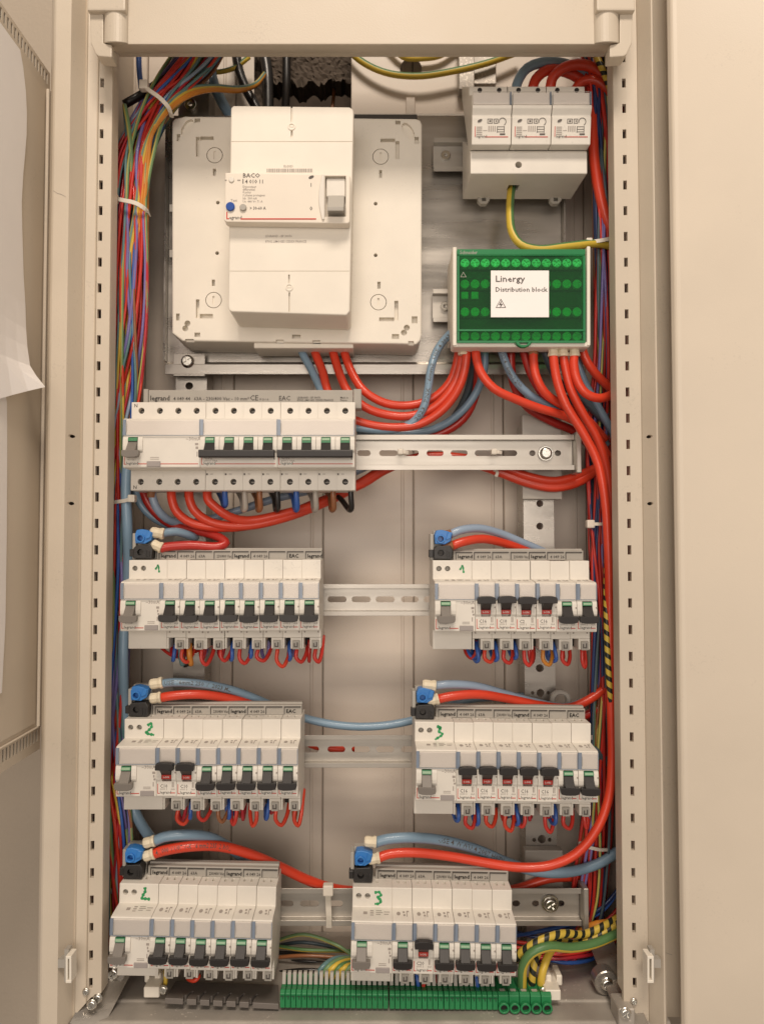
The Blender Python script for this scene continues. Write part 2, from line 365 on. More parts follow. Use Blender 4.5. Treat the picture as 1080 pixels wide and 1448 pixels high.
# header with chamfer and corner pieces
zf, zc = UZ(62, -.024), UZ(80.5, .016)
hd = MB().prism([(-.024, .56), (-.024, zf), (.010, zc - .0005), (.016, zc), (.016, .56)], UX(150, -.02, 40), UX(872, -.02, 40), 'x')
part('header', hd, 'frame', cab, bevel=.0012, segs=2)
for s, (xa, xb, xc, xd) in ((-1, (126.5, 146, 180, 158)), (1, (895, 876, 841, 862))):
    YF = -.027
    pts = [(xa, 8), (xa + (1.5 if s < 0 else -1.5), 60), (xa + (9 if s < 0 else -9), 76), (xa + (13 if s < 0 else -13), 78.5), (xd, 80), (xd, 63), (xb, 60), (xb, -40), (xa, -40)]
    mb = MB().prism([(U(a, b, YF).x, U(a, b, YF).z) for a, b in pts], YF, -.013, 'y')
    part('corner_cap', mb, 'frame', cab, bevel=.0010, segs=2)
    # moulded half-round boss beside the cap
    c = U((xb + xc) / 2, 30, YF); rx = abs(U(xc, 30, YF).x - U(xb, 30, YF).x) / 2; vs = []; n = 14
    for z in (U(540, 17, YF).z, U(540, 58, YF).z):
        for k in range(n + 1):
            t = math.pi * k / n; vs.append((c.x - rx * math.cos(t), -.0235 - .0075 * math.sin(t), z - (.003 * math.sin(t) if z < c.z else -.003 * math.sin(t))))
    fs = [(k, k + 1, n + 2 + k, n + 1 + k) for k in range(n)] + [tuple(range(n + 1)), tuple(range(n + 1, 2 * n + 2)), (0, n, 2 * n + 1, n + 1)]
    part('corner_boss', MB().add(vs, fs), 'frame', cab, bevel=.0006)
    x0, x1 = sorted((U(xa, 10, YF).x, U(xc, 10, YF).x))
    part('corner_lid', MB().box(x0, x1, -.0325, -.0245, U(540, 20, YF).z, U(540, -30, YF).z), 'frame', cab, bevel=.0015, segs=2)
# bottom tray: front lip and sloping floor
fz = UZ(1433, .016)
tr = MB().prism([(-.030, fz - .05), (-.030, fz - .022), (.004, fz - .001), (.0055, fz), (.03, fz + .0005), (.032, fz + .002), (.1495, fz + .003), (.1495, fz - .05)], -.262, .262, 'x')
part('bottom_tray', tr, 'tray', cab, bevel=.0008)
def screw_head(name, parent, px, py, Y, r, m='screw', washer=0):
    p = U(px, py, Y); mb = MB().cyl((p.x, p.z), r, Y - r * .2, Y, 'y', 20).cyl((p.x, p.z), r * .72, Y - r * .55, Y - r * .2, 'y', 20, r)
    if washer: mb.cyl((p.x, p.z), washer, Y, Y + .0012, 'y', 24)
    a = .6; cut = MB()
    for k in (0, 1):
        t = a + k * math.pi / 2; dx, dz = math.cos(t) * r * .62, math.sin(t) * r * .62; ex, ez = -math.sin(t) * r * .12, math.cos(t) * r * .12
        cut.prism([(p.x + dx + ex, p.z + dz + ez), (p.x - dx + ex, p.z - dz + ez), (p.x - dx - ex, p.z - dz - ez), (p.x + dx - ex, p.z + dz - ez)], Y - r * 2, Y - r * .25, 'y')
    o = part(name, mb, m, parent, bevel=r * .06); boolean(o, cut.mesh('cut', 1, tuple(parent_loc(parent)) if parent else (0, 0, 0))); return o
screw_head('frame_screw', cab, 121.5, 1403, .0045, .0032)
screw_head('frame_screw', cab, 896, 1417, .0055, .0030)
for pix, Y in (([(75, 269), (81, 273), (87, 274.5), (93, 278)], -.01375), ([(936, 1346), (944, 1349), (950, 1351)], .0297)):
    P_ = [U(a, b, Y) for a, b in pix]; w_ = .0003; part('scratch', MB().add([p + Vector((0, 0, w_)) for p in P_] + [p - Vector((0, 0, w_ * .4)) for p in P_], [(i, i + 1, len(P_) + i + 1, len(P_) + i) for i in range(len(P_) - 1)]), 'print_soft', cab)
# hinge latches set into the uprights
for s, X in ((-1, (92, 105, 80)), (1, (913, 921, 937))):
    Y = -.002; z0, z1 = UZ(1347, Y), UZ(1392, Y); xa = UX(X[0] + 1, Y - .012, 1370)
    mb = MB(); wd = .0055
    P = lambda px, py: (UX(px, Y - .016, py), U(px, py, Y - .016).z)
    a, b = (X[0] + 2, X[0] + 10) if s < 0 else (X[0] + 1, X[0] + 10)
    mb.prism([P(a, 1351), P(b, 1351), P(b, 1355), P(a, 1355)], -.02, -.008, 'y').prism([P(a, 1385), P(b, 1385), P(b, 1389), P(a, 1389)], -.02, -.008, 'y')
    mb.prism([P(a, 1355), P(a + 3, 1355), P(a + 3, 1385), P(a, 1385)], -.02, -.008, 'y').prism([P(b - 3, 1355), P(b, 1355), P(b, 1385), P(b - 3, 1385)], -.02, -.008, 'y')
    part('latch', mb, 'base_white', cab, bevel=.0003)
    q = (80, 91) if s < 0 else (923, 936)
    part('latch_pocket', MB().prism([P(q[0], 1360), P(q[1], 1360), P(q[1], 1372), P(q[0], 1372)], -.0152, -.008, 'y').prism([P(q[0 if s > 0 else 1] - 2, 1346), P(q[0 if s > 0 else 1] + 4, 1346), P(q[0 if s > 0 else 1] + 4, 1392), P(q[0 if s > 0 else 1] - 2, 1392)], -.0150, -.008, 'y'), 'comb', cab)
# corner stays at the bottom, with their bolts
def strap(name, pix, wpx, Y0, Y1, m, th=.006):
    a = np.array(U(pix[0][0], pix[0][1], Y0)); b = np.array(U(pix[1][0], pix[1][1], Y1)); d = b - a; L = np.linalg.norm(d); d /= L
    side = np.cross(d, [0, -1, 0]); side /= np.linalg.norm(side); nn = np.cross(side, d); h = wpx / 3000; mb = MB(); vs = []
    pr = [(-h, 0), (-h * .8, -th), (-h * .45, -th * 1.15), (-h * .3, -th * .6), (h * .3, -th * .6), (h * .45, -th * 1.15), (h * .8, -th), (h, 0)]
    for e in (0, L): vs += [tuple(a + d * e + side * p + nn * q * -1 if nn[1] > 0 else a + d * e + side * p + nn * q) for p, q in pr]
    n = len(pr); mb.add(vs, [tuple(range(n)), tuple(range(n, 2 * n))] + [(i, (i + 1) % n, n + (i + 1) % n, n + i) for i in range(n)])
    return part(name, mb, m, cab, bevel=.0005)
strap('corner_stay', [(170, 1362), (118, 1458)], 42, .045, -.004, 'zinc')
strap('corner_stay', [(842, 1312), (900, 1458)], 36, .085, -.006, 'zinc')
for px, py, Y, r in ((160, 1377, .034, .0075), (858, 1392, .036, .0075)):
    p = U(px, py, Y); part('stay_boss', MB().cyl((p.x, p.z), r * 1.5, Y, Y + .014, 'y', 24), 'zinc', cab, bevel=.001); screw_head('stay_screw', cab, px, py, Y - .0003, r * .8)
screw_head('stay_screw', cab, 884, 1433, -.004, .005); screw_head('stay_screw', cab, 138, 1412, .008, .0045); screw_head('stay_screw', cab, 130, 1421, .004, .0045)
part('stay_block', MB().box(UX(873, .0, 1440), UX(896, .0, 1440), -.0035, .02, UZ(1450, 0), UZ(1424, 0)), 'tray', cab, bevel=.001)

# ------------------------------------------------------------------ left door, opened square to the cabinet
DX = -.303
def UD(px, py, X):
    """point on the upright plane X = const seen at a photo pixel"""
    u = (px - CX) / F; v = (CY - py) / F; dy = math.cos(TH) - v * math.sin(TH); dz = math.sin(TH) + v * math.cos(TH); t = X / u
    return Vector((X, t * dy - D, t * dz))
hy = UD(64, 560, DX).y; dzt = UD(63.5, 93, DX).z; dzb = UD(53, 1061, DX).z
ld = thing('cabinet_door', 'cream metal door with slotted edges standing open at the left', 'door', (DX, hy, dzb))
dm = MB().box(DX - .0012, DX, -.42, hy, dzb, dzt)
cut = MB(); y = hy - .007
while y > -.41:
    for z0, z1 in ((dzt - .0135, dzt - .0035), (dzb + .008, dzb + .0185)): cut.box(DX - .02, DX + .02, y - .0015, y + .0015, z0, z1)
    y -= .0062
part('door_panel', dm, 'door', ld, cut=cut)
for z0, z1 in ((dzt - .016, dzt - .002), (dzb + .006, dzb + .020)): part('slot_shade', MB().box(DX - .006, DX - .0045, -.42, hy - .003, z0, z1), 'dark', ld)  # dark strips behind the slots, standing in for shade inside the door
part('edge_fold', MB().box(DX + .0005, DX + .0035, hy - .010, hy - .002, dzb + .022, dzt - .02), 'door', ld, bevel=.0008)
part('edge_fold', MB().box(DX + .0005, DX + .0025, -.42, hy - .004, dzb + .0205, dzb + .0225), 'door', ld, bevel=.0006)
part('inner_liner', MB().box(DX + .0004, DX + .0012, -.42, hy - .0135, dzb + .026, dzt - .024), 'door', ld, bevel=.0003)
part('edge_flange', MB().box(DX - .022, DX - .0022, hy - .002, hy + .0, dzb, dzt), 'door', ld)
part('outer_skin', MB().box(DX - .024, DX - .0222, -.42, hy, dzb, dzt), 'door', ld)
part('edge_flange', MB().box(DX - .022, DX - .0022, -.42, hy - .0021, dzt - .0015, dzt), 'door', ld)
part('edge_flange', MB().box(DX - .022, DX - .0022, -.42, hy - .0021, dzb, dzb + .0015), 'door', ld)
def paper(rows, ymin, X, curl, name, label):
    """rows: (px, py) down the right edge"""
    mb = MB(); n = 16; vs = []
    for j, (px, py, cx) in enumerate(rows):
        e = UD(px, py, X + cx)
        for i in range(n + 1):
            f = i / n; y = ymin + (e.y - ymin) * f; drop = curl * (1 - f) if j == len(rows) - 1 else 0
            x = X + cx * max(0, (f - .72) / .28) ** 2 + .0004 * math.sin(j * .5 + i * .35) * f
            vs.append((x, y, e.z + drop))
    m = n + 1; fs = [(j * m + i, j * m + i + 1, (j + 1) * m + i + 1, (j + 1) * m + i) for j in range(len(rows) - 1) for i in range(n)]
    k = len(vs); vs2 = [(x - .00025, y, z) for x, y, z in vs]; fs += [tuple(i + k for i in f)[::-1] for f in fs]
    b = [i for i in range(m)] ; ln = len(rows) - 1
    for i in range(n): fs += [(i, i + k, i + 1 + k, i + 1), (ln * m + i, ln * m + i + 1, ln * m + i + 1 + k, ln * m + i + k)]
    for j in range(ln): fs += [(j * m + n, j * m + n + k, (j + 1) * m + n + k, (j + 1) * m + n), (j * m, (j + 1) * m, (j + 1) * m + k, j * m + k)]
    return solo(name, mb.add(vs + vs2, fs), 'paper', label, 'paper', 'papers on the left door')
paper([(29, 70, .0), (33, 95, .0), (36.5, 130, .0), (37.5, 160, .0), (37, 190, .0), (35, 215, .0), (32.5, 245, .0), (30.5, 285, .0), (31.5, 320, .0), (32.5, 345, .0), (34, 390, 0), (36.5, 430, 0), (37.5, 465, .001), (39, 490, .003), (42.5, 517, .006), (51, 531, .011), (63.5, 547, .017)], -.30, DX + .004, -.11, 'paper_sheet', 'white paper sheet taped to the left door, lower corner curling out')
paper([(9, 560, 0), (10, 570, 0), (10, 640, 0), (9, 760, 0), (7, 880, 0), (2, 980, 0)], -.30, DX + .0022, 0, 'paper_sheet', 'lower white paper sheet on the left door, mostly out of view')

# ------------------------------------------------------------------ right door, swung open
hx = UX(951, -.012); ang = R(-24); dr = Vector((math.cos(ang), math.sin(ang), 0)); nr = Vector((math.sin(ang), -math.cos(ang), 0))
rd = thing('cabinet_door', 'plain cream door standing open along the right edge', 'door', (hx, -.012, -.55))
prof = [(0.0, .010), (.0008, .003), (.004, 0), (.006, -.0004), (.009, 0), (.42, 0), (.42, .02), (0, .02)]
part('door_panel', MB().prism([(hx + dr.x * a - nr.x * b, -.012 + dr.y * a - nr.y * b) for a, b in prof], -.55, .60, 'z'), 'door', rd, bevel=.0006)

# ------------------------------------------------------------------ mounting sheet, posts, rails
SH = .108
st = thing('mounting_plate', 'galvanised steel sheet behind the main breaker and surge arrester', 'plate', (UX(515, SH), SH, UZ(527, SH)))
sx0, sx1 = UX(235, SH), UX(797, SH)
part('sheet', MB().box(sx0, sx1, SH, SH + .0015, UZ(512, SH), UZ(163, SH)), 'zinc', st)
part('bottom_lip', MB().prism([(SH - .0, UZ(511.5, SH)), (SH - .006, UZ(515, SH)), (SH - .010, UZ(518, SH)), (SH - .010, UZ(529, SH - .01)), (SH - .008, UZ(529, SH - .01)), (SH + .0015, UZ(512, SH))], sx0 + .0, sx1, 'x'), 'zinc', st, bevel=.0003)
part('side_lip', MB().box(sx0 - .002, sx0 - .0003, SH - .010, SH + .0015, UZ(512, SH), UZ(163, SH)), 'zinc', st)
part('side_lip', MB().box(sx1 + .0003, sx1 + .002, SH - .010, SH + .0015, UZ(512, SH), UZ(163, SH)), 'zinc', st)
part('tab', MB().box(UX(245, .104), UX(290, .104), .0985, .1002, UZ(532, .1), UZ(500, .1)), 'zinc', st, bevel=.0004)
screw_head('plate_screw', st, 265.5, 511, .098, .0068); 
def post(px0, px1, Y, z0, z1, holes, label):
    x0, x1 = UX(px0, Y), UX(px1, Y); t = .0018
    mb = MB().prism([(x0, Y + .03), (x0, Y), (x1, Y), (x1, Y + .03), (x1 - t, Y + .03), (x1 - t, Y + t), (x0 + t, Y + t), (x0 + t, Y + .03)], z0, z1, 'z')
    cut = MB()
    for hx_, hy_, r in holes: p = U(hx_, hy_, Y); cut.cyl((p.x, p.z), r, Y - .02, Y + .02, 'y', 16)
    return solo('mounting_post', mb, 'zinc', label, 'post', 'galvanised mounting posts', cut=cut)
post(247, 291, .1115, -.44, .50, [(267.5, 545.5, .004), (262, 938, .0045), (270, 149, .003), (265, 700, .004), (262, 985, .003)], 'left galvanised mounting post behind the rails')
post(740, 783, .1005, -.44, UZ(600, .1), [(763, 712, .0036), (763, 744, .0036), (763, 945, .0040), (764, 980, .0040), (753, 980, .0018), (775, 980, .0018), (766, 1187, .0042), (755, 1188, .002), (777, 1188, .002)], 'right galvanised mounting post with bolt holes')
lp = U(270, 149, .110); solo('post_bolt', MB().ring((lp.x, lp.z), .0022, .0062, .1065, .1112, 20), 'screw', 'small shiny bolt on the left post above the white base', 'bolt', bevel=.0004)
eye = U(792, 990, .085); solo('cable_eye', MB().ring((eye.x, eye.z), .0055, .0105, .082, .088, 24), 'clip', 'white plastic ring beside the right post', 'ring', bevel=.0012)
def rail(px0, px1, py0, py1, Y, slots, label, endcap=None, depth=.0075, slot_h=.0058):
    """top-hat rail: lips at Y, web set back"""
    pm = (px0 + px1) / 2; z1, z0 = UZ(py0, Y), UZ(py1, Y); x0, x1 = UX(px0, Y, (py0 + py1) / 2), UX(px1, Y, (py0 + py1) / 2); h = z1 - z0; zc_ = (z0 + z1) / 2; t = .0011
    t_ = thing('mounting_rail', label, 'rail', ((x0 + x1) / 2, Y, z0), 'steel mounting rails')
    a = h / 2; b = a * .714
    pr = [(Y, a), (Y, b), (Y + depth, b), (Y + depth, -b), (Y, -b), (Y, -a), (Y + t, -a), (Y + t, -b - t), (Y + depth + t, -b - t), (Y + depth + t, b + t), (Y + t, b + t), (Y + t, a)]
    mb = MB().prism([(y, zc_ + z) for y, z in pr], x0, x1, 'x'); cut = MB(); any_ = False
    for sa, sb in slots:
        xa, xb = UX(sa, Y + depth, (py0 + py1) / 2), UX(sb, Y + depth, (py0 + py1) / 2); rr = min(slot_h, xb - xa) / 2; pts = []
        for k in range(9): q = math.pi / 2 + math.pi * k / 8; pts.append((xa + rr + rr * math.cos(q), zc_ + rr * math.sin(q)))
        for k in range(9): q = -math.pi / 2 + math.pi * k / 8; pts.append((xb - rr + rr * math.cos(q), zc_ + rr * math.sin(q)))
        cut.prism(pts, Y - .01, Y + .03, 'y'); any_ = True
    part('rail_bar', mb, 'steel', t_, bevel=.0002, cut=cut if any_ else None)
    if endcap: part('end_stop', MB().box(x1 + .0003, x1 + .0055, Y - .006, Y + depth + .006, z0 - .0035, z1 + .0025), 'steel', t_, bevel=.0008)
    return t_
RY = .066
r1 = rail(172, 812, 614.5, 664.5, RY, [(505, 524), (536, 562), (570, 592), (603, 627), (637, 661), (671, 731), (748, 757), (784, 793)], 'steel rail behind the top breaker row, right end bare', True)
screw_head('rail_screw', r1, 771.5, 641, RY + .005, .0062, washer=.0075)
r2 = rail(165, 835, 826, 871, RY, [(463, 490), (497, 524), (531, 558), (567, 592), (599, 625)], 'steel rail joining the two banks of the second breaker row')
r3 = rail(160, 838, 1040, 1086, RY, [(428, 451), (463, 488), (497, 523), (532, 557), (567, 592)], 'steel rail joining the two banks of the third breaker row')
r4 = rail(155, 822, 1257, 1310, RY - .002, [(396, 415), (424, 451), (461, 485), (724, 735), (752, 762), (788, 798)], 'steel rail behind the bottom breaker row, bolted at its right end', True)
screw_head('rail_screw', r4, 778, 1279, RY + .003, .0066, washer=.0085)
for px0, py0, py1, lab in ((613, 194, 241.5, 'short steel rail end beside the surge arrester'), (612, 408, 455, 'short steel rail end beside the green distribution block')):
    r = rail(px0, 800, py0, py1, .092, [], lab); p = U(px0 + 17, (py0 + py1) / 2 + 2, .0985)
    part('rivet', MB().ring((p.x, p.z), .0017, .0048, .0963, .0993, 20), 'screw', r, bevel=.0004)
for i, (a, b, c, d, lab) in enumerate(((738, 586, 795, 706, 'grey plastic cover plate behind the right end of the top rail'), (742, 1203, 796, 1256, 'grey plastic cover plate behind the right end of the bottom rail'))):
    p, q = U(a, b, .088), U(c, d, .088); solo('cover_plate', MB().box(p.x, q.x, .088, .0995, q.z, p.z), 'clip', lab, 'plate', 'plastic plates on the right post', bevel=.0012, segs=2)

# ------------------------------------------------------------------ white base with the main breaker
def poly(pix, Y): return [(U(a, b, Y).x, U(a, b, Y).z) for a, b in pix]
def pbox(mb, a, b, c, d, y0, y1, Yref=None):
    """box over the pixel rectangle a..c, b..d at depth y0"""
    Yr = y0 if Yref is None else Yref
    return mb.prism(poly([(a, b), (c, b), (c, d), (a, d)], Yr), y0, y1, 'y')
def ptext(mb, txt, px, py, hpx, Y, squash=1.0):
    p = U(px, py, Y); return mb.text(txt, p.x, p.z, hpx / (F / (D + Y)), Y, squash)
BY = .062
pb = thing('breaker_base', 'large white plastic base plate carrying the main breaker', 'base', (UX(418, .1), .1, UZ(486, .1)))
mb = MB().prism(poly([(243, 471), (243, 171), (247, 166.5), (262, 163.5), (588, 167), (594, 169), (596.5, 175), (596, 474), (594, 482), (588, 487), (560, 486), (258, 482)], BY), BY, .1075, 'y')
cut = MB()
for a in ((277, 193, 282.5, 221), (283, 192.5, 302, 198), (559, 199, 564.5, 224.5), (538, 195.5, 558.5, 201), (277, 423, 282, 449.5), (282.5, 443.5, 301, 450), (557.5, 425, 563, 452.5), (536, 448.5, 557, 454),
          (301, 238, 305.5, 248), (536, 240, 540, 251), (299.5, 395, 304, 404), (533.5, 398, 538, 408), (250, 189, 255, 199), (275, 167, 283, 173), (559, 170, 566, 176), (586, 193, 592, 203), (249, 443, 254, 453),
          (582, 447, 590, 457), (554, 472, 564, 479), (275, 470, 283, 476), (413, 473, 425, 478.5), (408, 451, 421, 455)):
    pbox(cut, a[0], a[1], a[2], a[3], BY - .01, BY + .006, BY)
for a in ((390, 480, 401, 490), (442, 481, 453, 491), (262, 479, 274, 489), (585, 482, 577, 492)):
    pbox(cut, min(a[0], a[2]), a[1], max(a[0], a[2]), a[3], BY - .01, BY + .004, BY)
for a in ((308, 286), (531, 287.5), (307, 357.5), (531, 360.5)): cut.cyl((U(*a, BY).x, U(*a, BY).z), .0019, BY - .01, BY + .01, 'y', 12)
for a in ((575, 463), (571, 470), (265, 457), (262, 464)): cut.cyl((U(*a, BY).x, U(*a, BY).z), .0030, BY - .01, BY + .008, 'y', 12)
for a, b, sg in ((265, 180, 1), (577, 185, -1)):
    c = U(a, b, BY); t = R(60) * sg; cut.prism([(c.x + .0095 * math.cos(q) * math.cos(t) - .005 * math.sin(q) * math.sin(t), c.z + .0095 * math.cos(q) * math.sin(t) + .005 * math.sin(q) * math.cos(t)) for q in [2 * math.pi * k / 18 for k in range(18)]], BY - .01, BY + .004, 'y')
for a in ((303.5, 219), (538, 221), (302, 424), (535, 427)):
    c = U(*a, BY); cut.ring((c.x, c.z), .0074, .0081, BY - .01, BY + .005, 28)
    cut.box(c.x - .001, c.x + .001, BY - .01, BY + .0015, c.z - .004, c.z + .004)
part('base_shell', mb, 'base_white', pb, bevel=.0022, segs=3, cut=cut)
for a in ((283, 198.5, 303, 247), (537, 202, 558, 250), (283, 398, 302, 443), (536, 402, 557, 448)): pass
part('outlet_lip', pbox(MB(), 362, 489, 500, 497, .066, .1, .08), 'base_white', pb, bevel=.0006)
part('top_clip', pbox(MB(), 501, 160.5, 590, 168, .0845, .10, .084), 'comb_dark', pb, bevel=.0004)
for py in (285, 350): part('base_tab', pbox(MB(), 237.5, py, 243, py + 11, .075, .085, .07), 'clip', pb, bevel=.0004)

BF = .012
mbk = thing('main_breaker', 'tall cream main breaker with blue test button on the white base', 'breaker', (UX(410, .06), BY, UZ(445, BF)))
bcut = MB(); 
for a in ((411, 149, 413.6, 172), (411, 184, 414, 194), (407.5, 388, 409.8, 400), (408, 413, 410.2, 441)): pbox(bcut, *a, BF - .01, BF + .003, BF)
pbox(bcut, 300, 199.2, 520, 200.2, BF - .01, BF + .0006, BF); pbox(bcut, 300, 382.6, 520, 383.6, BF - .01, BF + .0006, BF)
part('housing', MB().prism(poly([(322.5, 434), (326.5, 152), (330, 148.5), (494, 150.5), (499.5, 154), (500, 160), (494.5, 440), (490, 445.5), (328, 440.5), (324, 438.5)], BF), BF, BY - .0003, 'y'), 'base_white', mbk, bevel=.0016, segs=3, cut=bcut)
for a in ((412.3, 178.5), (409, 406)):
    c = U(*a, BF); part('seal_screw', MB().ring((c.x, c.z), .0022, .0036, BF - .0008, BF + .002, 20).box(c.x - .002, c.x + .002, BF - .0004, BF + .001, c.z - .0006, c.z + .0006), 'base_white', mbk, bevel=.0002)
fcut = pbox(MB(), 459.5, 248, 489, 306, -.02, .008, 0)
front = part('label_front', MB().prism(poly([(317, 311), (318.5, 243.5), (492.5, 246), (495.5, 249), (494.5, 313), (492, 315.5), (320, 313)], 0), 0, BF - .0002, 'y'), 'device_warm', mbk, bevel=.001, segs=2, cut=fcut)
arc = [(455.5 + 5 * math.sin(math.pi * k / 8) * -1, 247 + 64 * k / 8) for k in range(9)]
part('lever_arch', MB().prism(poly(arc + [(459, 311), (459, 247)], 0), -.0018, -.0002, 'y'), 'device', mbk, bevel=.0005)
part('lever_cradle', pbox(MB(), 461, 249, 488, 276, .003, .0079, 0), 'device', mbk, bevel=.0008)
lv = part('lever', MB().prism([(-.004, UZ(300, 0)), (-.010, UZ(298, -.01)), (-.011, UZ(292, -.01)), (-.006, UZ(289, -.01)), (.001, UZ(275, 0)), (.0078, UZ(275, 0)), (.0078, UZ(303, 0))], UX(463, -.004, 290), UX(486.5, -.004, 290), 'x'), 'clip', mbk, bevel=.0008, segs=2)
tx = MB(); YF = -.0002
ptext(tx, 'BACO', 343, 250.5, 6.4, YF, 1.0); ptext(tx, '4 010 11', 346.5, 258.8, 5.6, YF, .95); pbox(tx, 343, 252.5, 344.2, 259, YF - .0001, YF)
ptext(tx, 'I', 438.8, 263.5, 5.5, YF); ptext(tx, '0', 437.8, 297, 5.8, YF); ptext(tx, '> 30-60 A', 353, 296, 4.6, YF, .85); ptext(tx, 'egrand', 324, 309.5, 5.2, YF, .9)
p = U(440, 250, YF); lg = MB().prism([(p.x + .0024 * math.cos(q), p.z + .0016 * math.sin(q + .5)) for q in [2 * math.pi * k / 16 for k in range(16)]], YF - .0001, YF, 'y')
part('front_print', tx, 'print', mbk, recalc=False); part('logo_print', lg, 'print', mbk)
tx = MB()
for t_, py in (('Disjoncteur', 265), ('differentiel', 269), ('4 poles', 272.8), ('3 phases protegees', 277), ('Idn  500 mA', 281.5), ('Un  440 V~ 71 A', 286)): ptext(tx, t_, 343, py, 3.4, YF, .85)
ptext(tx, 'Test', 326, 284.5, 3.6, YF); pbox(tx, 317.5, 253.5, 320.5, 255, YF - .0001, YF); pbox(tx, 335.5, 253.5, 340, 255, YF - .0001, YF)
part('small_print', tx, 'print_soft', mbk, recalc=False)
bc = MB(); x = 377.; rnd = random.Random(4)
while x < 441:
    w_ = rnd.choice((.5, .8, 1.2, 1.6)); pbox(bc, x, 238, x + w_, 243, BF - .0003, BF - .0001); x += w_ + rnd.choice((.5, .7, 1.0))
ptext(bc, 'EL/2023', 401, 236, 3.2, BF - .0002, .9); ptext(bc, 'LEGRAND - BP 30076', 375, 335, 3.4, BF - .0002, .85); ptext(bc, '87002 LIMOGES CEDEX FRANCE', 375, 342.6, 3.4, BF - .0002, .85)
part('housing_print', bc, 'print_soft', mbk, recalc=False)
rl = MB(); pbox(rl, 340, 308.2, 447, 310, YF - .0001, YF); pbox(rl, 320, 299, 321.6, 309.5, YF - .0001, YF); pbox(rl, 321.7, 308, 324, 309.5, YF - .0001, YF)
part('brand_line', rl, 'print_red', mbk)
for a, r_, m_, nm in (((326, 292.5), .0040, 'button_blue', 'test_button'), ((344, 293.8), .0031, 'clip', 'reset_button')):
    c = U(*a, 0); part(nm, MB().cyl((c.x, c.z), r_, -.0022, -.0003, 'y', 24), m_, mbk, bevel=.0005)
c = U(327.5, 254, 0); part('seal_tab', MB().cyl((c.x, c.z), .0026, -.0012, -.0003, 'y', 8), 'device', mbk, bevel=.0003)

